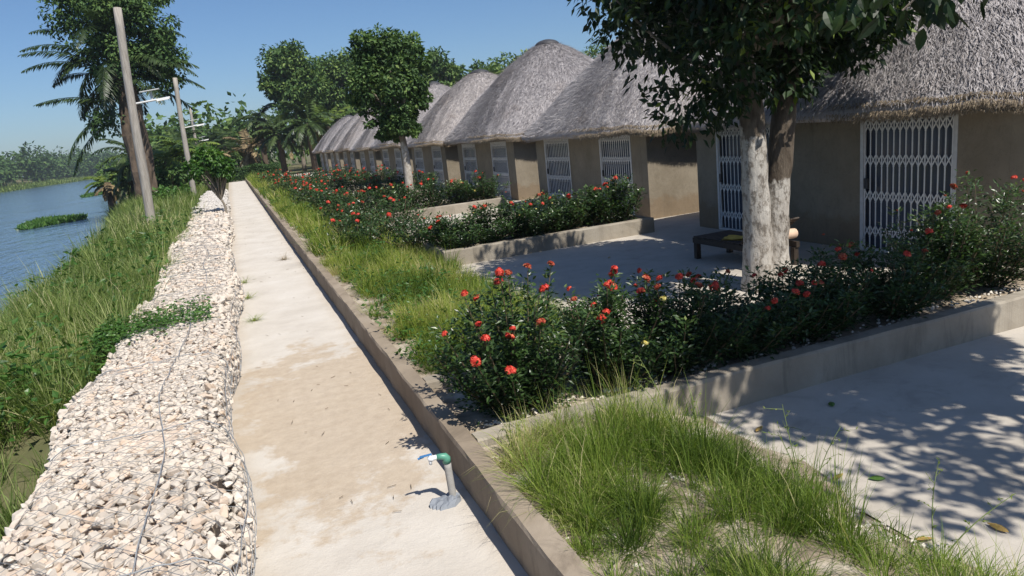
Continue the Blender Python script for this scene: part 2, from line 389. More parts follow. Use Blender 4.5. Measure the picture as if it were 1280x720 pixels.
def grid_tris(ny, nx):
    i = (np.arange(ny - 1)[:, None] * nx + np.arange(nx - 1)).ravel(); q = np.stack([i, i + 1, i + nx + 1, i + nx], 1)
    return np.concatenate([q[:, [0, 1, 2]], q[:, [0, 2, 3]]])
mb = MB(); mb.add(np.stack([GX, GY, GZ], 2).reshape(-1, 3), grid_tris(len(ys), len(xs)))
mb.obj('ground', MAT['ground'], smooth=True, kind='structure')
mb = MB(); mb.quads([(-400, -80, -.8), (-2.5, -80, -.8), (-2.5, 60, -.8), (-10, 140, -.8), (-60, 540, -.8), (-400, 540, -.8)], [(0, 1, 2, 3), (0, 3, 4, 5)])
mb.obj('river', MAT['water'], kind='structure')

def sheet(name, x0, x1, y0, y1, nx, ny, z, amp, mat, seed=0):
    m = MB(); X, Y = np.meshgrid(np.linspace(x0, x1, nx), np.linspace(y0, y1, ny))
    Z = np.array([[z + amp * fbm(a, b, seed, .7) for a, b in zip(r1, r2)] for r1, r2 in zip(X, Y)])
    m.add(np.stack([X, Y, Z], 2).reshape(-1, 3), grid_tris(ny, nx)); return m.obj(name, mat, smooth=True, kind='structure')
sheet('path', -.55, 1.2, -6, 84, 9, 200, .0, .012, MAT['path'])
sheet('paving', 3.1, 15.5, -4, 84, 6, 60, -.006, .004, MAT['paving'], 3)

def worn_wall(m, p0, p1, zb, zt, th, seg=.22, amp=.008, seed=0):
    """a low cast wall between two ground points with slightly uneven arrises"""
    p0 = np.array(p0, float); p1 = np.array(p1, float); L = np.linalg.norm(p1 - p0); n = max(2, int(L / seg)); d = (p1 - p0) / L; nr = np.array([-d[1], d[0]])
    prof = [(-.5, 0.), (-.5, .5), (-.5, .93), (-.42, 1.), (.42, 1.), (.5, .93), (.5, 0.)]
    V = []
    for i in range(n + 1):
        c = p0 + d * L * i / n
        for k, (u, h) in enumerate(prof):
            j = amp * fbm(c[0] * 3 + k * 7, c[1] * 3, seed); j2 = amp * fbm(c[0] * 3, c[1] * 3 + k * 5, seed + 9)
            V.append((*(c + nr * (u * th + j)), zb + (zt - zb) * h + (j2 if h > .4 else 0)))
    k = len(prof); i = np.arange(n)[:, None] * k + np.arange(k - 1); i = i.ravel()
    q = np.stack([i, i + 1, i + k + 1, i + k], 1)[:, ::-1]
    T = np.concatenate([q[:, [0, 1, 2]], q[:, [0, 2, 3]]])
    fan = [(0, j, j + 1) for j in range(1, k - 1)]; o = n * k
    T = np.concatenate([T, fan, [(o, o + b, o + a) for (_, a, b) in fan]])
    m.add(V, T)
mb = MB(); worn_wall(mb, (1.195, -3), (1.195, 80), -.02, .30, .15, .16, .010, 2)
mb.obj('kerb', MAT['kerb'], kind='structure')
# soil bed beside the kerb
for (y0, y1, sd) in ((-3, 4.44, 1), (6.12, 79, 2)):
    m = MB(); ny = int((y1 - y0) / .3); X, Y = np.meshgrid(np.array([1.265, 1.5, 1.9, 2.3, 2.6, 2.85, 3.05, 3.2]), np.linspace(y0, y1, ny))
    X[:, 4:] += (np.array([.3, .6, .9, 1.])[None, :] * np.array([.22 * fbm(q, 1., 4., 1.3) for q in Y[:, 0]])[:, None])
    Z = np.interp(np.array([1.265, 1.5, 1.9, 2.3, 2.6, 2.85, 3.05, 3.2]), [1.265, 2.3, 2.85, 3.2], [.24, .21, .08, -.03])[None, :] + np.array([[.03 * fbm(a, b, sd, 1.5) for a, b in zip(r1, r2)] for r1, r2 in zip(X, Y)])
    m.add(np.stack([X, Y, Z], 2).reshape(-1, 3), grid_tris(ny, 8)); m.obj('soil_bed', MAT['soil'], smooth=True, kind='structure')

# ------------------------------------------------------------------ planters
PL = [(4.45, 'nearest', 1.27), (12.66, 'second', 3.4), (21.3, 'third', 3.5), (29.6, 'fourth', 3.5), (37.9, 'fifth', 3.5), (46.2, 'sixth', 3.5), (54.5, 'seventh', 3.5)]
for k, (y, nm, x0) in enumerate(PL):
    t = thing('planter', f'{nm} low concrete planter wall crossing between kerb and huts' if k else 'nearest low concrete planter, its front wall dappled with leaf shade', 'planter', (0, y, 0), 'planters between the terraces')
    m = MB(); worn_wall(m, (x0, .075), (8.0, .075), -.03, .305 - .002 * k, .15, .25, .010, k); m.obj('front_wall', MAT['planter'], t)
    m = MB(); worn_wall(m, (x0, 1.5), (8.0, 1.5), -.03, .30, .14, .4, .008, k + 20); m.obj('back_wall', MAT['planter'], t)
    m = MB(); worn_wall(m, (7.92, .15), (7.92, 1.43), -.03, .302, .14, .4, .006, k + 30); m.obj('end_wall', MAT['planter'], t)
    if k:
        m = MB(); worn_wall(m, (x0 + .08, .15), (x0 + .08, 1.43), -.03, .302, .14, .4, .006, k + 40); m.obj('end_wall', MAT['planter'], t)
    m = MB(); nx = 26; X, Y = np.meshgrid(np.linspace(x0, 7.85, nx), np.linspace(.15, 1.43, 6)); Z = .22 + .03 * rng.normal(size=X.shape).clip(-1, 1)
    m.add(np.stack([X, Y, Z], 2).reshape(-1, 3), grid_tris(6, nx)); m.obj('soil', MAT['soil'], t, True)

# ------------------------------------------------------------------ huts with thatched roofs
def hut_meshes():
    M = {}
    # local frame: y 0 is the hut centre, x 0 the front face (facing -x), floor z 0
    D = [(-2.51, -.94), (.86, 2.55)]; ZD = 2.02; TOP = 2.30
    m = MB(); ycut = [-3.2, D[0][0], D[0][1], D[1][0], D[1][1], 3.2]
    for a, b in ((0, 1), (2, 3), (4, 5)): m.box(0, .2, ycut[a], ycut[b], -.02, TOP)
    for a, b in ((1, 2), (3, 4)): m.box(0, .2, ycut[a], ycut[b], ZD, TOP)
    M['front_wall'] = m.mesh('front_wall', MAT['wall'])
    m = MB(); m.box(.2, 6.0, -3.2, -3.0, -.02, TOP); M['side_near'] = m.mesh('side_wall', MAT['wall'])
    m = MB(); m.box(.2, 6.0, 3.0, 3.2, -.02, TOP); M['side_far'] = m.mesh('side_wall', MAT['wall'])
    m = MB(); m.box(6.0, 6.2, -3.2, 3.2, -.02, TOP); M['back_wall'] = m.mesh('back_wall', MAT['wall'])
    M['doors'] = []
    for (a, b) in D:
        f = MB(); f.box(-.012, .05, a + .002, a + .06, 0, ZD - .002); f.box(-.012, .05, b - .06, b - .002, 0, ZD - .002); f.box(-.012, .05, a + .06, b - .06, ZD - .06, ZD - .002); f.box(-.01, .05, a + .06, b - .06, 0, .04)
        g = MB(); n = 15; yy = np.linspace(a + .075, b - .075, n); h = (yy[1] - yy[0])
        def strip(y0, z0, y1, z1, w, x):
            d = np.array([y1 - y0, z1 - z0]); d /= np.linalg.norm(d); q = np.array([-d[1], d[0]]) * w / 2
            v = []
            for xx in (x - .004, x + .004):
                for (yy_, zz, sg) in ((y0, z0, 1), (y0, z0, -1), (y1, z1, -1), (y1, z1, 1)): v.append((xx, yy_ + q[0] * sg, zz + q[1] * sg))
            g.quads(v, [(0, 1, 2, 3), (7, 6, 5, 4), (0, 4, 5, 1), (1, 5, 6, 2), (2, 6, 7, 3), (3, 7, 4, 0)])
        for y in yy: strip(y, .05, y, ZD - .06, .017, .006)
        for zc in (.30, .84, 1.38, 1.88):
            for i in range(n - 1):
                strip(yy[i], zc - .085, yy[i + 1], zc + .085, .016, .016); strip(yy[i], zc + .085, yy[i + 1], zc - .085, .016, -.004)
        p = MB(); p.box(.11, .12, a, b, 0, ZD)
        k_ = MB(); k_.box(-.03, .012, b - .15, b - .09, .96, 1.12)
        M['doors'].append((f.mesh('frame', MAT['frame']), g.mesh('lattice', MAT['grille']), p.mesh('pane', MAT['glass']), k_.mesh('lock', MAT['cap'])))
    # roof: rounded square eave drawn up to a domed top
    cx, cy, hx, hy = 3.05, -.12, 3.95, 3.66; nu = 128
    th = np.arange(nu) * 2 * math.pi / nu; e0 = 2 / 5.2
    def plan(s, ang):
        k = np.clip((s - .25) / .75, 0, 1) ; ex = 1 - (1 - e0) * k
        c, sn = np.cos(ang), np.sin(ang)
        return np.sign(c) * np.abs(c) ** ex * hx * s, np.sign(sn) * np.abs(sn) ** ex * hy * s
    wob = np.array([.09 * fbm(math.cos(a) * 2, math.sin(a) * 2, 4.) for a in th]); wz = np.array([.10 * fbm(math.cos(a) * 2.4, math.sin(a) * 2.4, 11.) for a in th])
    S = [.86, .955, .995, 1.0, .985, .96, .90, .82, .74, .66, .58, .50, .42, .34, .26, .19, .12, .06]
    Zs = [2.13, 2.06, 2.02, 2.08, 2.18]
    def zprof(s): return 2.10 + 3.25 * (1 - s ** 1.58)
    rows = []
    for i, s in enumerate(S):
        x, y = plan(s, th); z = Zs[i] if i < 5 else zprof(s)
        f = s; x = x * (1 + wob * f * .25); y = y * (1 + wob * f * .25)
        bump = np.array([.05 * fbm(a_ * 1.1, b_ * 1.1, 3 + z) for a_, b_ in zip(x, y)]) if i >= 4 else 0
        rows.append(np.stack([x + cx, y + cy, z + wz * s + bump], 1))
    R = np.array(rows); nr = len(S)
    V = np.concatenate([R.reshape(-1, 3), [[cx, cy, 5.36]]])
    i = np.arange(nu); j = (i + 1) % nu
    Q = np.concatenate([np.stack([k * nu + i, k * nu + j, (k + 1) * nu + j, (k + 1) * nu + i], 1) for k in range(nr - 1)])
    T = np.concatenate([Q[:, [0, 1, 2]], Q[:, [0, 2, 3]], np.stack([(nr - 1) * nu + i, (nr - 1) * nu + j, np.full(nu, nr * nu)], 1)])
    m = MB(); m.add(V, T, .45); M['roof'] = m.mesh('roof', MAT['thatch'], True)
    # straws lying down the slope
    top = [k for k in range(4, nr - 1)]; tris = []
    q = np.concatenate([np.stack([k * nu + i, k * nu + j, (k + 1) * nu + j, (k + 1) * nu + i], 1) for k in top])
    A, B, C, Dd = V[q[:, 0]], V[q[:, 1]], V[q[:, 2]], V[q[:, 3]]
    ar = np.linalg.norm(np.cross(B - A, Dd - A), axis=1); ar = ar * np.where(A[:, 0] < cx + 1.2, 1.0, .3)
    n = 100000; pk = rng.choice(len(q), n, p=ar / ar.sum()); u, v = rng.random((2, n, 1))
    P = (A[pk] * (1 - u) + B[pk] * u) * (1 - v) + (Dd[pk] * (1 - u) + C[pk] * u) * v
    nm = np.cross(B - A, Dd - A)[pk]; nm /= np.linalg.norm(nm, axis=1)[:, None]; nm *= np.sign(nm[:, 2:3] + 1e-9)
    dn = (A - Dd)[pk]; dn /= np.linalg.norm(dn, axis=1)[:, None]
    dn = dn + rng.normal(size=(n, 3)) * .26 + nm * rng.uniform(-.02, .16, (n, 1)); dn /= np.linalg.norm(dn, axis=1)[:, None]
    L = rng.uniform(.09, .24, (n, 1)); W = rng.uniform(.004, .010, (n, 1)); sd = np.cross(dn, nm); sd /= np.linalg.norm(sd, axis=1)[:, None]
    P = P + nm * rng.uniform(-.004, .02, (n, 1))
    Vq = np.stack([P - sd * W, P + sd * W, P + dn * L], 1).reshape(-1, 3)
    m = MB(); tone = np.clip(.5 + np.array([.0]) + rng.normal(0, .32, n), 0, 1)
    m.add(Vq, np.arange(3 * n).reshape(-1, 3), np.repeat(tone, 3)); M['straw'] = m.mesh('straw', MAT['thatch'])
    # cut straw ends round the eave
    n = 26000; k = rng.integers(0, nu, n); f = rng.random((n, 1)); lv = rng.integers(2, 5, n)
    P = R[lv, k] * (1 - f) + R[lv, (k + 1) % nu] * f; out = P - np.array([cx, cy, 0]); out[:, 2] = 0; out /= np.linalg.norm(out, axis=1)[:, None]
    dn = out * rng.uniform(.1, .8, (n, 1)) + np.array([0, 0, -1.]) + rng.normal(size=(n, 3)) * .32; dn /= np.linalg.norm(dn, axis=1)[:, None]
    P = P + out * rng.uniform(0, .035, (n, 1)); P[:, 2] += rng.uniform(-.02, .05, n); L = rng.uniform(.03, .085, (n, 1)); W = rng.uniform(.003, .007, (n, 1))
    sd = np.cross(dn, out); sd /= np.linalg.norm(sd, axis=1)[:, None] + 1e-6
    m = MB(); m.add(np.stack([P - sd * W, P + sd * W, P + dn * L], 1).reshape(-1, 3), np.arange(3 * n).reshape(-1, 3), np.repeat(np.clip(rng.normal(.5, .25, n), 0, 1), 3))
    M['eave_straw'] = m.mesh('eave_straw', MAT['straw_end'])
    m = MB(); rr = np.array([.48, .46, .38, .26, .12, .01]); zz = np.array([5.20, 5.30, 5.37, 5.42, 5.45, 5.46]); 
    m.tube(np.stack([np.full(6, cx), np.full(6, cy), zz], 1) + np.linspace(0, 1e-4, 6)[:, None], rr, 24); M['cap'] = m.mesh('ridge_cap', MAT['cap'], True)
    return M
HM = hut_meshes()
NTH = ['nearest', 'second', 'third', 'fourth', 'fifth', 'sixth', 'seventh', 'eighth', 'farthest']
for k in range(9):
    yc = 9.2 + 8.3 * k
    lab = {0: 'nearest thatched hut, partly hidden by the whitewashed tree', 1: 'second thatched hut, beside the sunlit bare side wall', 2: 'third thatched hut from the camera with dark cap on its top'}.get(k, f'{NTH[k]} thatched hut in the receding row' + (' from the camera' if k < 8 else ' by the jungle'))
    t = thing('thatched_hut', lab, 'hut', (8.95, yc, 0), 'row of thatched huts')
    for nm, key in (('front_wall', 'front_wall'), ('side_wall', 'side_near'), ('side_wall', 'side_far'), ('back_wall', 'back_wall')): link(nm, HM[key], t)
    if k == 0: mm = MB(); mm.box(.003, .25, -3.64, -3.2, -.02, 2.0); mm.obj('corner_pier', MAT['wall'], t)
    for f, g, p, lk in HM['doors']:
        d = link('door', f, t); link('lattice', g, d); link('pane', p, d); link('lock', lk, d)
    r = link('roof', HM['roof'], t); r.scale = (1, 1, [1, .985, 1.02, 1.0, 1.035, .99, 1.02, 1, 1.02][k]); r.rotation_euler = (0, [0, .006, -.008, .01, -.006, .008, 0, .01, 0][k], 0); link('straw', HM['straw'], r, kind='stuff'); link('eave_straw', HM['eave_straw'], r, kind='stuff')
    link('ridge_cap', HM['cap'], r)

# ------------------------------------------------------------------ gabion wall
def stone_variants(k, n=15):
    out = []
    for _ in range(k):
        bm = bmesh.new(); u = unit(n) * np.array([1, .82, .68]) * rng.uniform(.9, 1.1, (n, 1))
        vs_ = [bm.verts.new(p) for p in u]; r = bmesh.ops.convex_hull(bm, input=vs_)
        bmesh.ops.delete(bm, geom=[v for v in bm.verts if not v.link_faces], context='VERTS'); bmesh.ops.triangulate(bm, faces=bm.faces[:])
        bm.verts.index_update(); out.append((np.array([v.co[:] for v in bm.verts]), np.array([[v.index for v in f.verts] for f in bm.faces]))); bm.free()
    return out
SV = stone_variants(14)
SV_mesh = {}
for nm_ in ('stone', 'stone_grey'):
    SV_mesh[nm_] = []
    for v, t in SV:
        m = MB(); m.add(v, t, 0.); SV_mesh[nm_].append(m.mesh('stone', MAT[nm_]))
GX0, GX1, GZT = -1.48, -.41, .5
def gab_shift(y): return .05 * math.sin(y * 1.7) + .06 * math.sin(y * .53 + 1) - .008 * max(0, y - 12)
def gab_surface(s, y):
    """s 0..1 runs from the river side over the top and down the path side"""
    b = .05 * math.sin(math.pi * ((y - 1.45) % 2.0) / 2.0)
    w = GX1 - GX0; per = .5 + w + .5; d = s * per; sh = gab_shift(y); top = GZT + b + .03 * fbm(d * 2, y * 2, 5)
    r = .09
    if d < .5: x, z, n = GX0 - b, d / .5 * top, (-1, 0, 0)
    elif d < .5 + w: x, z, n = GX0 + d - .5, top, (0, 0, 1)
    else: x, z, n = GX1 + b + .05 * math.sin((d - .5 - w) / .5 * math.pi), top * (1 - (d - .5 - w) / .5), (1, 0, 0)
    e = min(abs(d - .5), abs(d - .5 - w))
    if e < r: 
        z -= .035 * (1 - e / r) if n[2] else 0
        x -= (.03 * (1 - e / r) if n[0] > 0 else -.03 * (1 - e / r)) if n[0] else 0
    return (x + sh, y, z), n
gab = thing('gabion_wall', 'long low gabion wall of pale stones in wire baskets beside the path', 'gabion wall', (-.86, 1.45, 0))
def rot_mat():
    u = unit(1)[0]; a = rng.uniform(0, 6.28); c, s = math.cos(a), math.sin(a); x, y, z = u
    return np.array([[c + x * x * (1 - c), x * y * (1 - c) - z * s, x * z * (1 - c) + y * s], [y * x * (1 - c) + z * s, c + y * y * (1 - c), y * z * (1 - c) - x * s], [z * x * (1 - c) - y * s, z * y * (1 - c) + x * s, c + z * z * (1 - c)]])
single = 0
for kb in range(24):
    y0 = 1.45 + 2 * kb; y1 = y0 + 2
    if y1 < 2: continue
    bk = link('basket', None, gab)
    core = MB(); ny = 7; cs = [(.0, .0), (.01, GZT - .03), (.06, GZT + .022), (1.01, GZT + .022), (1.06, GZT - .04), (1.07, .0)]
    V = [(GX0 + .04 * (1 if c[0] < .5 else -1) + c[0] + gab_shift(y) + .86, y - 1.45, c[1] - .01) for y in np.linspace(y0, y1, ny) for c in cs]
    i = (np.arange(ny - 1)[:, None] * 6 + np.arange(5)).ravel(); core.quads(V, np.stack([i, i + 6, i + 7, i + 1], 1))
    grey = y0 > 29; smat = 'stone_grey' if grey else 'stone'
    core.obj('stone_core', MAT[smat], bk)
    sp = .058 if y0 < 9 else (.074 if y0 < 17 else .12); per = 1 + GX1 - GX0
    fill = MB(); items = []
    for layer in range(2 if y0 < 13 else 1):
        for d in np.arange(.02 if y0 < 25 else .3, per, sp * (1 if layer == 0 else 1.5)):
            for y in np.arange(y0, y1, sp * (1.12 if layer == 0 else 1.6)):
                yy = y + rng.uniform(-.5, .5) * sp; p, n = gab_surface(min(1, max(0, (d + rng.uniform(-.5, .5) * sp) / per)), yy)
                sz = sp * rng.choice([.46, .54, .62, .70, .78, .92]) * (1 if layer == 0 else .95); n = np.array(n)
                p = np.array(p) + n * (rng.uniform(-.014, .008) + (.006 if layer else 0)) * (1 if sp < .1 else 1.5)
                if n[2] > .5 and rng.random() < .45: flat = True
                else: flat = False
                items.append((p - np.array([-.86, 1.45, 0]), sz, flat, n))
    order = sorted(range(len(items)), key=lambda q: np.linalg.norm(items[q][0] + np.array([-.86, 1.45, -2.4]) - np.array([0, 0, 0])))
    for q in order:
        p, sz, flat, n = items[q]; vi = rng.integers(len(SV)); Rm = rot_mat()
        if flat: a = rng.uniform(0, 6.28); Rm = np.array([[math.cos(a), -math.sin(a), 0], [math.sin(a), math.cos(a), 0], [0, 0, 1]])
        S3 = np.array([1, rng.uniform(.75, 1.1), rng.uniform(.7, 1.05)]) * sz
        if single < 290 and n[2] > .5 and 3.0 < p[1] + 1.45 and p[0] - .86 + 1.45 > -.35 and layer >= 0 and sz > .04:
            o = link('stone', SV_mesh[smat][vi], bk); single += 1
            M4 = np.eye(4); M4[:3, :3] = Rm @ np.diag(S3); M4[:3, 3] = p; o.matrix_local = Matrix(M4.tolist())
        else:
            v, t = SV[vi]; fill.add((v * S3) @ Rm.T + p, t, rng.random())
    fill.obj('stone_fill', MAT[smat], bk, kind='stuff')
    # wire netting over the top and the path side
    if y0 < 26:
        w = MB(); cell = .085 if y0 < 10 else .15; wr = .0019 if y0 < 10 else .0032
        nd = int(per / cell); nyc = int(2 / cell)
        def wp(a, b):
            p, n = gab_surface(min(.995, max(.005, a / nd)), y0 + b * 2 / nyc); return np.array(p) + np.array(n) * (.040 + .005 * math.sin(a * 7 + b * 5)) - np.array([-.86, 1.45, 0])
        for a in range(nd):
            for b in range(nyc):
                if (a + b) % 2 == 0: w.tube([wp(a, b), wp(a + 1, b + 1)], wr, 3, .5, False)
                else: w.tube([wp(a, b + 1), wp(a + 1, b)], wr, 3, .5, False)
        w.obj('wire_netting', MAT['wire'], bk)
        w = MB()
        for b in (0.,): w.tube([wp(a, b) + np.array([0, .004 * math.sin(a * 2.), .006]) for a in np.linspace(0, nd, 40)], .0042, 5)
        xs_ = (nd * (.5 + .72) / per); w.tube([wp(xs_ - .12 * math.sin(b * .3), b) + np.array([0, 0, .008]) for b in np.linspace(0, nyc, 24)], .0036, 5)
        xs_ = (nd * (.5 + 1.17) / per); w.tube([wp(xs_ + .1 * math.sin(b * .9), b) + np.array([0.01, 0, .008]) for b in np.linspace(0, nyc, 24)], .0028, 5)
        w.obj('seam_wire', MAT['wire'], bk)
# green creeper lying across the gabion
m = MB(); n = 2200; yy = rng.normal(9.2, .40, n); xx = -1.75 + 1.2 * rng.random(n) ** 1.5; p = np.stack([xx, yy + (xx + 1.5) * .35, GZT + .03 + .14 * rng.random(n)], 1)
leaves(m, p, rng.normal(size=(n, 3)) * [1, 1, .3], np.tile([0, 0, 1.], (n, 1)) + rng.normal(size=(n, 3)) * .4, .05, .032, np.clip(rng.normal(.45, .2, n), 0, 1))
for _ in range(14):
    a = np.array([-1.6, 9 + rng.normal(0, .3), .52]); d = rng.uniform(.5, 1.2); m.tube([a, a + [d * .5, .15 + rng.normal(0, .1), .06], a + [d, .35 + rng.normal(0, .15), .02]], .004, 4, .2)
m.obj('creeping_weed', MAT['leaf_small'], label='green weed creeping from the bank across the pale gabion stones', category='weed', kind='thing')

# ------------------------------------------------------------------ foreground tree and the one out of frame whose branch hangs in
def curve(p0, p1, bend, n=7):
    t = np.linspace(0, 1, n)[:, None]; p0, p1 = np.array(p0, float), np.array(p1, float)
    return p0 + (p1 - p0) * t + np.array(bend) * (4 * t * (1 - t)) 
def limbs(mb, root, tips, r0, r1, bend=.25, sides=7):
    for tp in tips: mb.tube(curve(root, tp, rng.normal(size=3) * bend * np.array([1, 1, .5])), np.linspace(r0, r1, 7), sides, .5, False)
def broad_crown(cen, rad, nc, per, L, W, low=None, clear=False):
    m = MB(); u = unit(nc); rr = rng.random(nc) ** .42; c = np.array(cen) + u * rr[:, None] * np.array(rad)
    if low is not None: c = np.concatenate([c, low])
    if clear:   # the sun reaches the lower trunks under the open sunward side of the crown
        c = c[~((c[:, 1] < .45) & (c[:, 2] < 2.35 - c[:, 1] / .68) & (np.abs(c[:, 0] + .32 * c[:, 1] - .05) < .85))]
    clump_leaves(m, c, rng.uniform(.28, .55, len(c)) * np.mean(rad) / 2.2, per, L, W, .6, bright=.035); return m, c
t1 = thing('whitewashed_tree', 'twin-stemmed tree with whitewashed trunks and dark leafy crown before the nearest hut', 'tree', (6.4, 7.4, 0))
def trunk_pts(pts, n=26):
    pts = np.array(pts, float); s = np.linspace(0, 1, len(pts)); q = np.linspace(0, 1, n); P = np.stack([np.interp(q, s, pts[:, k]) for k in range(3)], 1)
    for _ in range(3): P[1:-1] = (P[:-2] + 2 * P[1:-1] + P[2:]) / 4
    P[1:-1, :2] += rng.normal(size=(n - 2, 2)) * .006; return P
def lumpy_tube(m, P, rad, sides=20, amp=.09):
    k0 = m.n; m.tube(P, rad, sides); V = m.V[-1]; n = len(P)
    for i in range(n):
        for j in range(sides):
            a = j * 6.283 / sides; f = 1 + amp * fbm(math.cos(a) * 1.5, math.sin(a) * 1.5, P[i][2] * .8) + .35 * amp * fbm(math.cos(a) * 5, math.sin(a) * 5, P[i][2] * 5)
            V[i * sides + j] = P[i] + (V[i * sides + j] - P[i]) * f
m = MB(); P = trunk_pts([(-.16, 0, -.05), (-.16, 0, .5), (-.17, .0, 1.2), (-.20, .0, 2.2), (-.34, .02, 3.2), (-.6, .1, 4.3)])
lumpy_tube(m, P, np.interp(P[:, 2], [0, .35, 1.2, 2.4, 4.3], [.235, .19, .168, .155, .07])); m.obj('trunk', MAT['bark_white'], t1, True)
m = MB(); P = trunk_pts([(.15, .05, -.05), (.15, .05, .5), (.20, .05, 1.2), (.33, .05, 2.2), (.50, .05, 3.2), (.78, .1, 4.4)])
lumpy_tube(m, P, np.interp(P[:, 2], [0, .35, 1.2, 2.4, 4.4], [.225, .185, .165, .15, .07])); m.obj('trunk', MAT['bark_white2'], t1, True)
low = np.array([(-1.35, -.1, 2.55), (-1.1, .1, 2.35), (-.9, -.2, 2.5), (-1.5, 0, 3.0), (-.6, .2, 2.55), (-.35, -.3, 2.75), (.3, -.4, 2.85), (.6, -.3, 2.75), (.9, -.2, 2.95), (-1.75, .2, 3.4), (1.2, .1, 3.1)])
m, cc = broad_crown((.15, .1, 4.35), (2.1, 2.2, 1.85), 330, 150, .13, .062, low, True)
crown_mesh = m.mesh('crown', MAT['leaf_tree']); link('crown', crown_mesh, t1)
m = MB(); limbs(m, (-.42, .02, 3.1), cc[::6] , .055, .008, .25); limbs(m, (.45, .02, 3.2), cc[3::6], .055, .008, .25); m.obj('branch', MAT['bark'], t1, True)
t2 = thing('terrace_tree', 'tree beyond the frame whose large-leaved branch hangs into the upper right', 'tree', (5.75, 1.0, 0))
m = MB(); P = trunk_pts([(.3, -.3, -.05), (.28, -.3, 1.2), (.2, -.2, 2.4), (.1, 0, 3.6), (.1, .1, 4.8)]); lumpy_tube(m, P, np.interp(P[:, 2], [0, .4, 2.4, 4.8], [.3, .22, .17, .07])); m.obj('trunk', MAT['bark_white'], t2, True)
m, cc = broad_crown((0, .95, 4.9), (1.8, 1.5, 1.3), 160, 130, .145, .07)
lo = np.array([.25, -1.1, 4.7]) + unit(30) * (rng.random((30, 1)) ** .5) * [2.3, 1.05, .6]; clump_leaves(m, lo, rng.uniform(.25, .42, 30), 55, .15, .075, .6); cc = np.concatenate([cc, lo])
# the branch that hangs into view: tip of a limb with big leaves
tipb = []
for (x, y, z) in ((-2.45, 1.9, 2.86), (-2.3, 1.92, 2.80), (-2.15, 1.9, 2.88), (-2.0, 1.88, 2.84), (-2.6, 1.95, 2.95)): tipb.append((x, y, z))
n = 60; ci = rng.integers(0, 5, n); p = np.array(tipb)[ci] + rng.normal(size=(n, 3)) * [.07, .10, .05]
fine_leaves(m, p, rng.normal(size=(n, 3)) * .45 + [0, .1, -1.0], rng.normal(size=(n, 3)) + [0, 0, .2], .12 * rng.uniform(.8, 1.2, n), .062, np.clip(rng.normal(.35, .25, n), 0, 1))
m.obj('crown', MAT['leaf_tree'], t2)
m = MB(); limbs(m, (.1, 0, 3.6), cc[::5], .05, .008, .2)
for q in tipb: m.tube(curve((.1, .2, 4.2), q, (0, 0, .35)), np.linspace(.03, .006, 7), 6, .5, False)
m.obj('branch', MAT['bark'], t2, True)

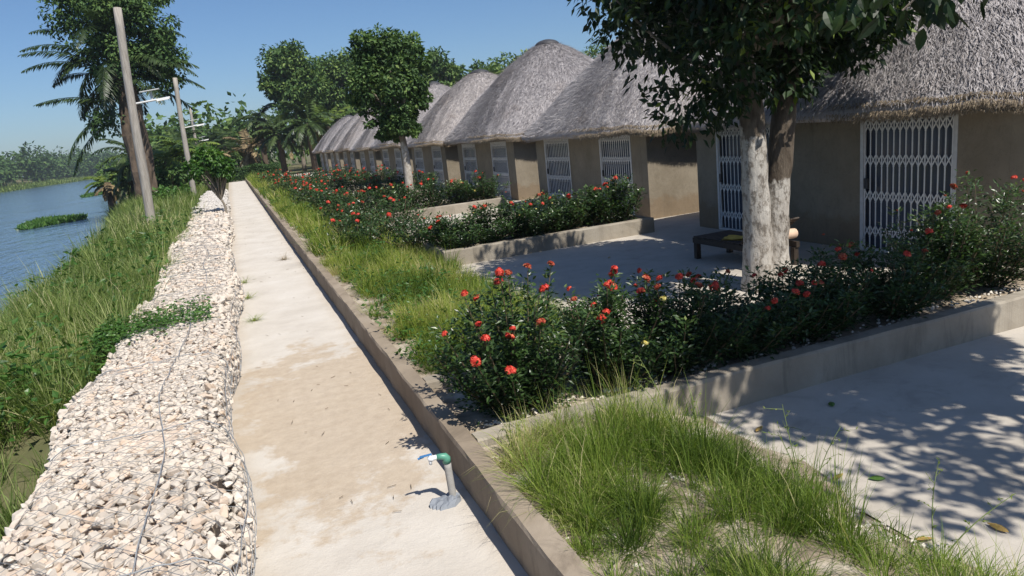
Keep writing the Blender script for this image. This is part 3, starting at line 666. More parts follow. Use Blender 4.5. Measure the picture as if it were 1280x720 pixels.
# ------------------------------------------------------------------ flowering shrubs
def flower_mesh(mat):
    m = MB(); n = 64; u = unit(n); u[:, 2] = np.abs(u[:, 2]) * .9 + .05; u /= np.linalg.norm(u, axis=1)[:, None]
    C = u * rng.uniform(.012, .040, (n, 1)) * [1, 1, .8]
    for k in range(4):
        e = np.cross(u, unit(1)); e /= np.linalg.norm(e, axis=1)[:, None]; b = np.cross(u, e); a = k * math.pi / 2
        d = e * math.cos(a) + b * math.sin(a) + u * .25
        leaves(m, C, d, u, .024, .016, np.clip(rng.normal(.45, .25, n), 0, 1), .05)
    return m.mesh('flower_cluster', mat)
FL = [flower_mesh(MAT['petal']), flower_mesh(MAT['petal']), flower_mesh(MAT['petal_faded'])]; FY = flower_mesh(MAT['petal_yellow'])
def shrub(loc, r, h, n, label, nfl, L=.055, group='flowering shrubs in the planters', flowers=None, fs=1.0, yellow=0, mat='leaf_shrub', name='ixora_shrub', stems=26):
    t = thing(name, label, 'shrub', loc, group); m = MB(); sm = MB(); tips = []
    fpts = [np.array(f) - np.array(loc) + [-.03, -.16, .09] for f in flowers] if flowers is not None else []
    for k in range(stems + len(fpts)):
        a = rng.uniform(0, 6.283); q = rng.random() ** .55; b = np.array([math.cos(a), math.sin(a), 0]) * .25 * r * q
        hh = h * (1 - .42 * q ** 2) * rng.uniform(.72, 1.08); tp = np.array([math.cos(a) * r * q, math.sin(a) * r * q, hh])
        if k >= stems: tp = fpts[k - stems] - [0, 0, .03]; b = tp * [.35, .35, 0]; q = .2
        P = curve(b, tp, (0, 0, -.06 * h) if q > .4 else (0, 0, 0), 6)
        sm.tube(P, np.linspace(.009, .003, 6), 4, .3, False); tips.append(tp)
        nl = int(n // stems * (1 if k < stems else .6)); s = rng.random(nl) ** .85; c = np.stack([np.interp(s, np.linspace(0, 1, 6), P[:, i]) for i in range(3)], 1)
        an = rng.uniform(0, 6.283, nl); off = np.stack([np.cos(an), np.sin(an), rng.uniform(.0, .9, nl)], 1)
        c = c + off * rng.uniform(.0, .2, (nl, 1)) * r / .6 * (.35 + .8 * (1 - s[:, None])) * (1 if k < stems else .45); c[:, 2] = np.clip(c[:, 2], .02, h * 1.1)
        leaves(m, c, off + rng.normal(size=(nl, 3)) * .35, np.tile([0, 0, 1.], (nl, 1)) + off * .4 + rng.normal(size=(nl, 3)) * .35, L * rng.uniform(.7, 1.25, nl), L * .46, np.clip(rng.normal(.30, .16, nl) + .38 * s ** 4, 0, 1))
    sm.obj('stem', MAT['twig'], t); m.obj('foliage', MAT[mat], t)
    pts = fpts
    tt = sorted(tips[:stems], key=lambda z: -z[2])
    pts = pts + [tt[min(len(tt) - 1, int(i * 1.6))] + rng.normal(size=3) * .03 + [0, -.03, .03] for i in range(nfl)]
    for i, f in enumerate(pts):
        o = link('flower_cluster', FL[rng.integers(3)], t); o.location = f; o.scale = (fs * rng.choice([.4, .7, .85, 1.0, 1.15]),) * 3; o.rotation_euler = (rng.uniform(-.6, .9), rng.uniform(-.6, .6), rng.uniform(0, 6.28))
    for i in range(yellow):
        o = link('flower_cluster', FY, t); o.location = tips[rng.integers(len(tips))] * .92 + [0, -.06, 0]; o.scale = (fs * .8,) * 3
    return t
ORD = ['first', 'second', 'third', 'fourth', 'fifth', 'sixth', 'seventh', 'eighth', 'ninth']
FP = {}
near_spec = [(1.82, 4.98, .74, 1.05, 7400), (2.62, 5.0, .70, .86, 6000), (3.3, 5.0, .72, .84, 5600), (3.95, 5.02, .70, .80, 5200), (4.55, 5.0, .68, .70, 4800), (5.15, 5.04, .68, .76, 4800), (5.8, 5.04, .70, .80, 5000), (6.5, 5.1, .70, .98, 5200), (7.35, 5.15, .78, 1.2, 7000)]
near_fl = [[(1.72, 4.95, 1.30), (1.80, 5.0, 1.27), (1.98, 5.05, 1.28), (2.24, 5.2, 1.24), (1.45, 4.75, 1.00), (1.47, 4.7, .90), (1.68, 4.7, .93), (1.66, 4.72, .87), (1.36, 4.62, .78), (1.58, 4.55, .68), (1.92, 4.75, .92), (1.22, 4.85, .95)],
           [(2.30, 4.95, .98), (2.62, 5.0, 1.04), (2.5, 4.9, .8), (2.72, 5.1, .98), (2.78, 5.15, 1.12)],
           [(2.98, 5.0, 1.02), (3.05, 4.95, .95), (3.3, 5.0, .98), (3.5, 5.1, .9)], None, None, None, None, None, None]
for i, (x, y, r, h, n) in enumerate(near_spec):
    lab = {0: 'sunlit red-flowered ixora shrub at the kerb corner of the nearest planter', 1: 'second ixora shrub from the kerb corner, half sunlit, in the nearest planter', 8: 'tall sunlit ixora shrub at the hut end of the nearest planter'}.get(i, f'{ORD[i]} ixora shrub from the kerb in the nearest planter, shaded dark')
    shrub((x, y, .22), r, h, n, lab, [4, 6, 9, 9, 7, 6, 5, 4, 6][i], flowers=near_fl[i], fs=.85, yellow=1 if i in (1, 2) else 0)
for k, (y, nm, x0) in enumerate(PL):
    if k == 0: continue
    cnt = [0, 6, 5, 5, 4, 4, 3][k]; xs2 = np.linspace(x0 + .45, 7.5, cnt)
    for i, x in enumerate(xs2):
        hh = rng.uniform(.75, .95) if k > 1 else [.62, .78, .85, .80, .92, .95][i]
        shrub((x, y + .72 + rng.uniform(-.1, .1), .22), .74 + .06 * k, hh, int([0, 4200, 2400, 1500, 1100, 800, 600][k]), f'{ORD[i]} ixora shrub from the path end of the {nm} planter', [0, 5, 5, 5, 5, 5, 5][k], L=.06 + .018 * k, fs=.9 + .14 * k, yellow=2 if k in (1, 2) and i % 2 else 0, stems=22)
strip = [(2.35, 15.6, .75, .72, 'dark green ixora shrub in the grass beside the path, nearest of the strip'), (2.5, 17.3, .7, .70, 'ixora shrub growing just past the dark one in the grass strip'),
         (2.7, 20.2, .75, .75, 'ixora shrub in the grass strip level with the third planter'), (3.0, 25.5, .9, .8, 'ixora shrub in the grass strip before the fourth planter'), (2.6, 29.5, .9, .8, 'ixora shrub in the grass strip level with the fourth planter'),
         (2.9, 34.5, 1.0, .9, 'ixora shrub in the grass strip before the fifth planter'), (2.6, 40, 1.0, .9, 'orange-red ixora shrub in the grass strip past the fifth planter'), (3.1, 46, 1.1, .9, 'orange-red ixora shrub in the grass strip level with the sixth planter'), (2.5, 53, 1.2, .9, 'orange-red ixora shrub far along the grass strip, second from the path end'), (2.9, 61, 1.3, 1.0, 'orange-red ixora shrub nearest the far end of the path')]
for i, y in enumerate((14.6, 17.2, 19.4, 23.8, 26.4, 28.2, 32.5, 35.5, 44, 50)):
    strip.append((3.35 + .25 * math.sin(i * 2.1), y, .8 + .012 * y, .72 + .12 * math.sin(i * 1.3), f'{(ORD + ["tenth"])[i]} ixora bush from the camera in the hedge row along the terrace edges'))
for i, (x, y, r, h, lab) in enumerate(strip):
    shrub((x, y, .2), r, h, int(2600 / (1 + y / 22)), lab, 4 if y < 30 else 7, L=.05 + .0026 * y, fs=.85 + .018 * y, group='flowering shrubs in the grass strip', stems=24)

# ------------------------------------------------------------------ grasses
def tufts(m, nt, xr, yr, zf, per, L, W, spread, lean=(.1, .55), tone=(.2, .6), dens=None):
    for _ in range(nt):
        x, y = rng.uniform(*xr), rng.uniform(*yr)
        if dens is not None and rng.random() > dens(x, y): continue
        k = int(per * rng.uniform(.6, 1.4)); az = rng.uniform(0, 6.283, k); q = rng.random(k) ** .7 * spread
        root = np.stack([x + np.cos(az) * q, y + np.sin(az) * q, np.zeros(k)], 1); root[:, 2] = zf(root[:, 0], root[:, 1])
        f1 = fbm(x, y, 3., .55); f2 = fbm(x, y, 8., .9); ls = L * rng.uniform(.55, 1.15) * (1 + .45 * f2) * rng.uniform(.5, 1.15, k); t = rng.uniform(*tone) + .6 * f1
        blades(m, root, az + rng.normal(0, .7, k), ls, np.full(k, W) * rng.uniform(.7, 1.3, k), rng.uniform(*lean, k), np.clip(t + rng.normal(0, .15, k) + (rng.random(k) < .05) * .5, 0, 1), rng.uniform(.5, 1.1))
strip_z = lambda x, y: np.interp(x, [1.27, 2.3, 2.8, 3.15], [.22, .19, .06, -.02])
m = MB(); tufts(m, 330, (1.36, 2.85), (1.4, 4.35), strip_z, 85, .36, .0036, .05, (.12, 1.25), (.05, .75), lambda x, y: (1 if (x > 1.6 or y > 3.0) else .6) * (1 if fbm(x, y, 5., 1.6) > -.06 else .1) * (.1 if (x - 2.1) ** 2 + (y - 2.55) ** 2 < .06 else 1))
tufts(m, 40, (1.6, 2.7), (2.4, 4.3), strip_z, 30, .56, .004, .05, (.05, .5), (.3, .8))
tufts(m, 60, (2.4, 3.02), (1.5, 4.2), strip_z, 50, .24, .004, .08, (.2, .75), (.3, .75))
tufts(m, 70, (1.3, 1.6), (1.6, 4.3), strip_z, 55, .22, .0034, .05, (.2, 1.2), (.1, .8), lambda x, y: 1 if fbm(x * 2, y, 1., 1.2) > -.05 else .15)
m.obj('grass', MAT['grass'], label='bright fine grass clump in the gravel bed nearest the camera', category='grass', kind='stuff')
m = MB(); tufts(m, 520, (1.45, 3.5), (6.2, 14.5), strip_z, 80, .42, .0054, .10, (.12, .95), (.0, .75), lambda x, y: (1 if x > 1.7 else .4) * (1 if fbm(x, y, 2., .8) > -.25 else .3))
tufts(m, 90, (1.6, 2.6), (5.9, 8.5), strip_z, 70, .42, .005, .12)
tufts(m, 150, (1.3, 1.75), (6.0, 15), strip_z, 50, .26, .0048, .06, (.2, 1.2), (.1, .85), lambda x, y: 1 if fbm(x * 2, y, 1., 1.2) > -.05 else .15)
m.obj('grass', MAT['grass_olive'], label='olive grass filling the kerb bed beside the first terrace', category='grass', kind='stuff')
m = MB(); tufts(m, 560, (1.4, 3.6), (14.5, 32), strip_z, 38, .48, .0125, .2, (.12, .6), (.15, .75)); tufts(m, 420, (1.4, 3.8), (32, 79), strip_z, 26, .72, .028, .3, (.12, .6), (.15, .8))
m.obj('grass', MAT['grass_olive'], label='khaki grass running along the far kerb bed', category='grass', kind='stuff')
m = MB()
for _ in range(520):
    x, y = rng.uniform(1.4, 3.3), 6.3 + 42 * rng.random() ** 1.6; k = rng.integers(14, 40); h = rng.uniform(.12, .38); q = rng.normal(size=(k, 3)) * [.09, .09, 0]; p = np.array([x, y, 0.]) + q; p[:, 2] = strip_z(p[:, 0], p[:, 1]) + h * rng.random(k)
    leaves(m, p, rng.normal(size=(k, 3)) * [1, 1, .5], np.tile([0, 0, 1.], (k, 1)) + rng.normal(size=(k, 3)) * .5, rng.uniform(.03, .075, k) * (.8 + y / 22), rng.uniform(.018, .04, k) * (.8 + y / 22), np.clip(rng.normal(.3, .22, k), 0, 1))
m.obj('weeds', MAT['leaf_small'], label='low broad-leaved weeds among the kerb bed grass', category='weeds', kind='stuff')
gz = lambda x, y: ground_z(x, y)
m = MB()
for _ in range(190):
    y = 7.6 + 26 * rng.random() ** 1.5; x = rng.uniform(edge(np.array([y]))[0] + .3, -1.55); k = rng.integers(14, 36); h = rng.uniform(.3, .85); q = rng.normal(size=(k, 3)) * [.14, .14, 0]; p = np.array([x, y, 0.]) + q; p[:, 2] = ground_z(p[:, 0], p[:, 1]) + h * rng.uniform(.3, 1, k); sz = 1 + y / 26
    leaves(m, p, rng.normal(size=(k, 3)) * [1, 1, .5], np.tile([0, 0, 1.], (k, 1)) + rng.normal(size=(k, 3)) * .5, rng.uniform(.05, .12, k) * sz, rng.uniform(.03, .055, k) * sz, np.clip(rng.normal(.35, .2, k), 0, 1))
m.obj('weeds', MAT['leaf_small'], label='broad-leaved weeds scattered through the bank grass', category='weeds', kind='stuff') 
m = MB()
def bank_d(x, y): return 1 if x > edge(np.array([y]))[0] + .1 else 0
tufts(m, 760, (-4.9, -1.55), (7.8, 16), gz, 48, .78, .010, .16, (.1, .8), (.1, .75), bank_d)
tufts(m, 850, (-5.9, -1.6), (16, 34), gz, 32, .85, .019, .2, (.1, .75), (.15, .8), bank_d)
tufts(m, 520, (-9, -2.2), (34, 62), gz, 36, .95, .03, .35, (.08, .5), (.2, .7), bank_d)
tufts(m, 300, (-4.6, -1.75), (3.2, 8.2), gz, 45, .55, .008, .14, (.15, .7), (.1, .5), lambda x, y: bank_d(x, y) * (.25 if (6.6 < y < 8 and x > -3) else 1))
tufts(m, 160, (-1.8, -1.5), (8.2, 28), gz, 40, .7, .009, .1, (.15, .6), (.3, .8))
tufts(m, 170, (-4.8, -1.6), (8, 34), gz, 3, 1.15, .007, .1, (.03, .35), (.85, 1.0), bank_d)
m.obj('grass', MAT['grass_bank'], label='tall rank grass covering the river bank beside the gabion', category='grass', kind='stuff')
m = MB(); n = 1500; x = rng.uniform(1.3, 3.1, n); y = rng.uniform(1.3, 4.42, n); z = strip_z(x, y) + .008
for i in range(n):
    v, t = SV[rng.integers(14)]; m.add(v * rng.uniform(.008, .024) + np.array([x[i], y[i], z[i]]), t, rng.random())
n = 260; x = rng.uniform(1.4, 7.8, n); y = rng.uniform(4.62, 4.85, n)
for i in range(n):
    v, t = SV[rng.integers(14)]; m.add(v * rng.uniform(.01, .026) + np.array([x[i], y[i], .26]), t, rng.random())
m.obj('gravel', MAT['gravel'], label='loose white gravel on the soil beds by the camera', category='gravel', kind='stuff')
# wiry weeds standing over the near bed
def weed(loc, stems, label):
    t = thing('wiry_weed', label, 'weed', loc); m = MB(); lf = MB()
    for (dx, dy, h) in stems:
        P = curve((0, 0, 0), (dx, dy, h), (dx * -.15, 0, .03), 8); m.tube(P, np.linspace(.0045, .0015, 8), 5, .4, False)
        for s in np.linspace(.3, .95, 9):
            b = np.array([np.interp(s, np.linspace(0, 1, 8), P[:, k]) for k in range(3)]); d = rng.normal(size=3) * [1, 1, .3] + [dx, dy, .8 * h]; d /= np.linalg.norm(d); e = b + d * rng.uniform(.08, .2) * h
            m.tube([b, e], [.002, .0008], 3, .4, False); k = 4; leaves(lf, b + (e - b) * rng.random((k, 1)), rng.normal(size=(k, 3)) + d, rng.normal(size=(k, 3)), .022, .007, rng.uniform(.2, .8, k))
    m.obj('stem', MAT['stem'], t); lf.obj('foliage', MAT['grass_olive'], t)
weed((2.62, 2.75, .1), [(.05, .25, .62), (.28, .05, .50), (-.12, .1, .55)], 'wiry weed branching over the pale terrace edge')
weed((2.45, 3.6, .15), [(-.2, .35, .55), (-.05, .5, .62), (.25, .2, .4)], 'thin weed stalks rising before the nearest planter wall')
weed((2.9, 2.2, .05), [(.25, .2, .42), (.4, -.1, .35)], 'low dark weed sprawling at the bottom edge of the terrace')
weed((1.45, 4.25, .2), [(.02, .05, .3), (-.05, .02, .24), (.1, .0, .26)], 'dry twigs standing by the planter corner above the tap')

# ------------------------------------------------------------------ small things: tap, lounger, leaves, twigs
tp = thing('standpipe', 'short grey standpipe with green elbow and blue-handled tap beside the kerb', 'tap', (1.0, 4.27, 0))
m = MB(); lumpy_tube(m, np.stack([np.linspace(0, -.012, 8), np.linspace(0, 0, 8), np.linspace(-.03, .29, 8)], 1), np.full(8, .024), 14, .10); m.obj('pipe', MAT['pvc'], tp, True)
m = MB(); m.tube([(-.012, 0, .285), (-.012, 0, .315), (-.022, 0, .33), (-.045, .004, .335), (-.075, .008, .336)], [.028, .028, .026, .021, .020], 12); m.obj('elbow', MAT['green_pl'], tp, True)
m = MB(); m.tube([(-.072, .008, .336), (-.10, .01, .336), (-.105, .01, .336), (-.135, .013, .334)], [.017, .017, .022, .015], 10); m.tube([(-.118, .012, .33), (-.121, .012, .295)], .011, 8); m.tube([(-.118, .012, .345), (-.118, .012, .362)], .009, 8); m.obj('tap_body', MAT['white_pl'], tp, True)
m = MB(); m.box(-.185, -.105, .004, .022, .360, .368); m.tube([(-.16, .013, .362), (-.20, .016, .352)], [.009, .007], 6); m.obj('handle', MAT['blue_pl'], tp)
m = MB(); n = 18
for i in range(n):
    for j in range(1): pass
gx_, gy_ = np.meshgrid(np.linspace(-.17, .045, 12), np.linspace(-.10, .09, 10)); zz = np.array([[.012 + .035 * abs(fbm(a * 14, b * 14, 2.)) + .03 * math.exp(-((a) ** 2 + b ** 2) / .004) for a, b in zip(r1, r2)] for r1, r2 in zip(gx_, gy_)]); rr = (gx_ + .06) ** 2 / .0125 + gy_ ** 2 / .008; zz = np.where(rr > 1, -.02, zz)
m.add(np.stack([gx_, gy_, zz], 2).reshape(-1, 3), grid_tris(10, 12)); m.obj('sheet_wrap', MAT['rag'], tp)
lg = thing('sun_lounger', 'dark wooden sun lounger with raised backrest behind the whitewashed tree', 'lounger', (7.25, 8.75, 0))
m = MB(); m.box(-.37, -.31, -.62, 1.0, .26, .345); m.obj('side_rail', MAT['dark_wood'], lg)
m = MB(); m.box(.31, .37, -.62, 1.0, .26, .345); m.obj('side_rail', MAT['dark_wood'], lg)
m = MB(); m.box(-.31, .31, .94, 1.0, .26, .345); m.obj('end_rail', MAT['dark_wood'], lg)
for (x, y) in ((-.365, .9), (.285, .9), (-.365, -.6), (.285, -.6)):
    m = MB(); m.box(x, x + .08, y, y + .08, -.01, .259); m.obj('leg', MAT['dark_wood'], lg)
sl = MB(); sl.box(-.36, .36, -.045, .045, 0, .022); slm = sl.mesh('slat', MAT['mat_wood'])
for i in range(11): o = link('slat', slm, lg); o.location = (0, .94 - i * .105, .348)
for i in range(5): o = link('slat', slm, lg); o.location = (0, -.22 - i * .095, .39 + i * .07); o.rotation_euler = (-.63, 0, 0)
m = MB(); gx_, gy_ = np.meshgrid(np.linspace(-.16, .16, 10), np.linspace(-.2, .2, 12)); zz = .01 + .02 * np.abs(np.sin(gx_ * 21 + gy_ * 9)) ; m.add(np.stack([gx_, gy_, zz], 2).reshape(-1, 3), grid_tris(12, 10)); m.add(np.stack([gx_, gy_, zz * 0 + .002], 2).reshape(-1, 3), grid_tris(12, 10)[:, ::-1])
o = m.obj('cloth', MAT['yellow'], smooth=True, label='crumpled yellow cloth lying on the wooden lounger', category='cloth'); o.location = (7.15, 8.95, .372); o.rotation_euler = (0, 0, .5)
m = MB(); m.tube([(-.2, 0, 0), (-.19, 0, 0), (0, 0, .01), (.19, 0, 0), (.2, 0, 0)], [.05, .075, .08, .075, .05], 12); o = m.obj('rolled_towel', MAT['cream'], smooth=True, label='small rolled cream towel showing beside the right white trunk', category='towel'); o.location = (7.42, 8.22, .46)
lfm = MB(); 
fine_leaves(lfm, np.zeros((1, 3)), np.array([[1., 0, .12]]), np.array([[0, .25, 1.]]), .15, .06, .5, -.2); lfmesh = lfm.mesh('fallen_leaf', MAT['dead_leaf'])
lgm = MB(); fine_leaves(lgm, np.zeros((1, 3)), np.array([[1., 0, .1]]), np.array([[0, .2, 1.]]), .13, .065, .7, -.15); lgmesh = lgm.mesh('fallen_leaf', MAT['leaf_small'])
for (x, y, a, mesh_, lab) in ((3.30, 3.99, .5, lfmesh, 'orange-brown fallen leaf on terrace close to the planter wall'), (3.02, 4.08, 2.2, lfmesh, 'curled dry leaf at the grass edge near the planter wall'), (4.08, 4.02, 1.0, lgmesh, 'green fallen leaf in the dappled shade of the terrace'), (3.22, 3.17, .3, lfmesh, 'pale dry leaf lying on the open sunlit terrace'), (3.5, 3.02, 2.6, lgmesh, 'green fallen leaf alone on sunlit terrace farther out'), (3.08, 2.48, -.4, lfmesh, 'large yellow fallen leaf near the bottom of terrace'), (3.55, 2.28, 1.7, lfmesh, 'brown fallen leaf at the right edge of the terrace'), (5.9, 10.9, .7, lfmesh, 'tiny dead leaf on the shaded first terrace')):
    o = link('fallen_leaf', mesh_, None, label=lab, category='leaf', group='fallen leaves'); o.location = (x, y, .006); o.rotation_euler = (.05, -.05, a); o.scale = (.78,) * 3
m = MB(); n = 90; x = rng.uniform(-.2, 1.1, n); y = 4 + 40 * rng.random(n) ** 1.3
for i in range(n):
    a = rng.uniform(0, 3.14); L_ = rng.uniform(.008, .035); m.tube([(x[i] - math.cos(a) * L_, y[i] - math.sin(a) * L_, .012), (x[i] + math.cos(a) * L_, y[i] + math.sin(a) * L_, .014)], .0025, 3, .4, False)
m.obj('litter', MAT['twig'], label='scattered twigs and straw bits lying along the pale path', category='litter', kind='stuff')
def sprig(loc, r, n, label, mat='grass_olive'):
    m = MB(); k = n; az = rng.uniform(0, 6.28, k); blades(m, np.zeros((k, 3)) + rng.normal(size=(k, 3)) * [.03, .03, 0], az, rng.uniform(.4, 1., k) * r, np.full(k, .006), rng.uniform(.7, 1.4, k), rng.uniform(.2, .9, k), .3)
    o = m.obj('grass_sprig', MAT[mat], label=label, category='weed'); o.location = loc
sprig((-.16, 14.6, .01), .32, 50, 'small weed sprig on the path at the gabion foot, farther one'); sprig((-.12, 12.9, .01), .3, 50, 'small weed sprig on the path at the gabion foot, middle one'); sprig((-.08, 11.0, .005), .28, 60, 'flat dry weed on the path nearest the creeping weed'); sprig((.75, 17.0, .005), .35, 60, 'flat strip of dead weed on the path by the kerb', 'frond_dry')

# ------------------------------------------------------------------ lamp poles on the bank
for i, (x, y, z, h, lean, lab) in enumerate(((-3.1, 28.5, -.25, 8.05, .43, 'tall weathered wooden lamp pole, nearest, standing in the bank grass'), (-2.5, 48, -.35, 7.8, .28, 'second wooden lamp pole, beside the small tree'), (-3.0, 80, -.4, 8.2, .15, 'third slim lamp pole rising from the bushes'), (-3.15, 115, -.4, 8.2, .1, 'farthest slim lamp pole among the bushes'))):
    t = thing('lamp_pole', lab, 'lamp pole', (x, y, z), 'lamp poles along the river bank')
    m = MB(); P = np.stack([np.linspace(0, lean, 14) + .02 * np.sin(np.linspace(0, 7, 14)), .02 * np.cos(np.linspace(0, 5, 14)), np.linspace(-.3, h, 14)], 1); lumpy_tube(m, P, np.linspace(.17, .125, 14), 12, .10); m.obj('pole', MAT['pole'], t, True)
    ax = lean * 4.9 / h
    m = MB(); m.tube([(ax - .08, 0, 4.85), (ax + 1.25, 0, 5.0)], .035, 8); m.obj('arm', MAT['white_metal'], t)
    m = MB(); m.box(ax + .62, ax + .70, -.02, .02, 4.96, 5.24); m.obj('bracket', MAT['white_metal'], t)
    m = MB(); v = [(ax + .32, -.2, 5.22), (ax + .95, -.2, 5.29), (ax + .95, .2, 5.31), (ax + .32, .2, 5.24)]; v2 = [(a, b, c + .03) for a, b, c in v]; m.quads(v + v2, [(3, 2, 1, 0), (4, 5, 6, 7), (0, 1, 5, 4), (1, 2, 6, 5), (2, 3, 7, 6), (3, 0, 4, 7)]); m.obj('solar_panel', MAT['white_metal'], t)
    m = MB(); v = [(ax + .80, -.06, 4.89), (ax + 1.22, -.05, 4.94), (ax + 1.22, .05, 4.94), (ax + .80, .06, 4.89)]; v2 = [(a, b * .6, c + .09) for a, b, c in v]; m.quads(v + v2, [(3, 2, 1, 0), (4, 5, 6, 7), (0, 1, 5, 4), (1, 2, 6, 5), (2, 3, 7, 6), (3, 0, 4, 7)]); m.obj('lamp_head', MAT['white_metal'], t)

# ------------------------------------------------------------------ trees beyond
def far_tree(loc, label, trunk_h, clumps, L, per, mat='leaf_far', tr=.25, white=None, name='broadleaf_tree', crown_r=1.0, group=None, av=(.1, .8)):
    """clumps: list of (x,y,z,rx,ry,rz,count) lobes relative to loc"""
    t = thing(name, label, 'tree', loc, group); m = MB(); C = []; Rr = []
    for (x, y, z, rx, ry, rz, c) in clumps:
        u = unit(c); q = rng.random(c) ** .4; c = int(c * (1.9 if loc[1] > 50 else 1)); u = unit(c); q = rng.random(c) ** .4; C.append(np.array([x, y, z]) + u * q[:, None] * [rx, ry, rz]); Rr.append(rng.uniform(.2, .42, c) * min(rx, rz) * crown_r)
    C = np.concatenate(C); Rr = np.concatenate(Rr); clump_leaves(m, C, Rr, per, L, L * .6, .4, av, bright=.06)
    m.obj('crown', MAT[mat], t); tm = MB(); top = np.array([0, 0, trunk_h]); tm.tube(curve((0, 0, -.2), top, (.1, 0, 0), 9), np.linspace(tr, tr * .6, 9), 10); limbs(tm, top * .97, C[::max(1, len(C) // 22)], tr * .5, .12 * tr, .04 * (trunk_h + 1), 5)
    tm.obj('trunk', MAT[white] if white else MAT['bark'], t, True); return t
def palm(loc, label, h, nf, L, mat='frond', tr=.22, dry=0, lean=(0, 0), nl=30, ll=.65, w=.05, el=(-.5, 1.3), name='palm_tree', group=None):
    t = thing(name, label, 'palm', loc, group); tm = MB(); top = np.array([lean[0], lean[1], h]); P = curve((0, 0, -.2), top, (0, 0, 0), 10); lumpy_tube(tm, P, np.linspace(tr * 1.2, tr, 10), 12, .25); tm.obj('trunk', MAT['palm_bark'], t)
    m = MB(); rb = MB()
    for i in range(nf):
        e = rng.uniform(*el); frond(m, rb, top + [0, 0, rng.uniform(-.1, .1)], rng.uniform(0, 6.283), e, L * rng.uniform(.8, 1.15), rng.uniform(.9, 1.7), nl, ll, rng.uniform(.2, .75), w)
    rb.obj('frond_rib', MAT[mat], t); m.obj('fronds', MAT[mat], t)
    if dry:
        m = MB(); rb = MB()
        for i in range(dry): frond(m, rb, top - [0, 0, rng.uniform(0, .3)], rng.uniform(0, 6.283), rng.uniform(-1.0, .1), L * rng.uniform(.6, .9), rng.uniform(.8, 1.4), nl, ll * .8, rng.uniform(.2, .8), w)
        rb.V and m.obj('dry_fronds', MAT['frond_dry'], t)
    return t
# white-trunked tree before the huts
far_tree((6.38, 28, 0), 'round-crowned tree with whitewashed trunk standing before the middle huts', 3.0, [(-.35, 0, 4.6, 1.35, 1.3, 1.5, 70), (.35, 0, 5.6, 1.1, 1.1, 1.0, 42), (-.6, 0, 5.9, .9, .9, .9, 44), (-.3, 0, 3.1, 1.0, 1.0, .5, 45), (-1.2, 0, 4.3, .5, .6, .7, 12), (-.1, 0, 2.75, .9, .9, .35, 34), (.75, 0, 4.2, .6, .7, 1.1, 24)], .17, 80, 'leaf_far_pale', .19, 'bark_white3', 'whitewashed_tree', .8, None, (.0, .55))
# small tree on the gabion
st = far_tree((-.56, 28, .45), 'small low tree growing out of the gabion stones', .55, [(-.3, 0, 1.75, .75, .6, .5, 26), (.3, 0, 1.5, .45, .5, .4, 14), (-.1, 0, 2.2, .45, .45, .35, 10)], .17, 60, 'leaf_small', .06, None, 'small_tree', .9)
# overgrown palm on the river bank
bp = thing('overgrown_palm', 'tall dark palm smothered in creeper on the river bank behind the nearest pole', 'palm', (-5.35, 50, -.3)); bp.scale = (1.47,) * 3
tm = MB(); P = curve((0, 0, -.3), (.0, 0, 7.2), (.15, 0, 0), 16); lumpy_tube(tm, P, np.linspace(.48, .37, 16), 16, .35); tm.obj('trunk', MAT['palm_bark'], bp)
m = MB(); rb = MB()
for i in range(34): frond(m, rb, np.array([rng.uniform(-.2, .2), rng.uniform(-.2, .2), rng.uniform(5.2, 7.2)]), rng.uniform(0, 6.283), rng.uniform(-.9, .9), rng.uniform(2.2, 3.4), rng.uniform(.9, 1.6), 40, .6, rng.uniform(.05, .45), .035)
for (z, az, el, L_, dr) in ((5.9, 3.1, .75, 3.6, 1.2), (5.6, 3.25, .55, 3.5, 1.1), (4.5, 3.1, .35, 3.3, .7), (4.4, 3.2, -.25, 3.4, 1.1), (4.3, 3.0, -.45, 3.6, .8), (5.6, .05, .15, 3.3, .9), (5.9, -.1, .35, 3.2, 1.0), (5.2, .3, .0, 3.0, 1.0), (6.2, 3.0, .95, 3.4, 1.3)):
    frond(m, rb, np.array([0, 0, z]), az, el, L_, dr, 46, .62, rng.uniform(.35, .75), .036)
rb.obj('frond_rib', MAT['frond'], bp); m.obj('fronds', MAT['frond'], bp)
m = MB(); C = np.concatenate([np.array(c) + unit(k) * (rng.random(k) ** .45)[:, None] * np.array(r) for c, r, k in (((.75, 0, 7.9), (1.75, 1.4, 2.0), 120), ((-.6, 0, 8.2), (1.5, 1.2, 1.8), 80), ((1.6, 0, 6.2), (1.0, .9, 1.4), 60), ((.3, 0, 10.0), (1.8, 1.4, 1.1), 60), ((.1, -.2, 6.0), (1.1, .9, 1.0), 30), ((-.9, 0, 4.1), (.45, .5, .5), 8))])
clump_leaves(m, C, rng.uniform(.3, .55, len(C)), 66, .17, .10, .6, (.0, .6)); m.obj('creeper', MAT['leaf_far'], bp)
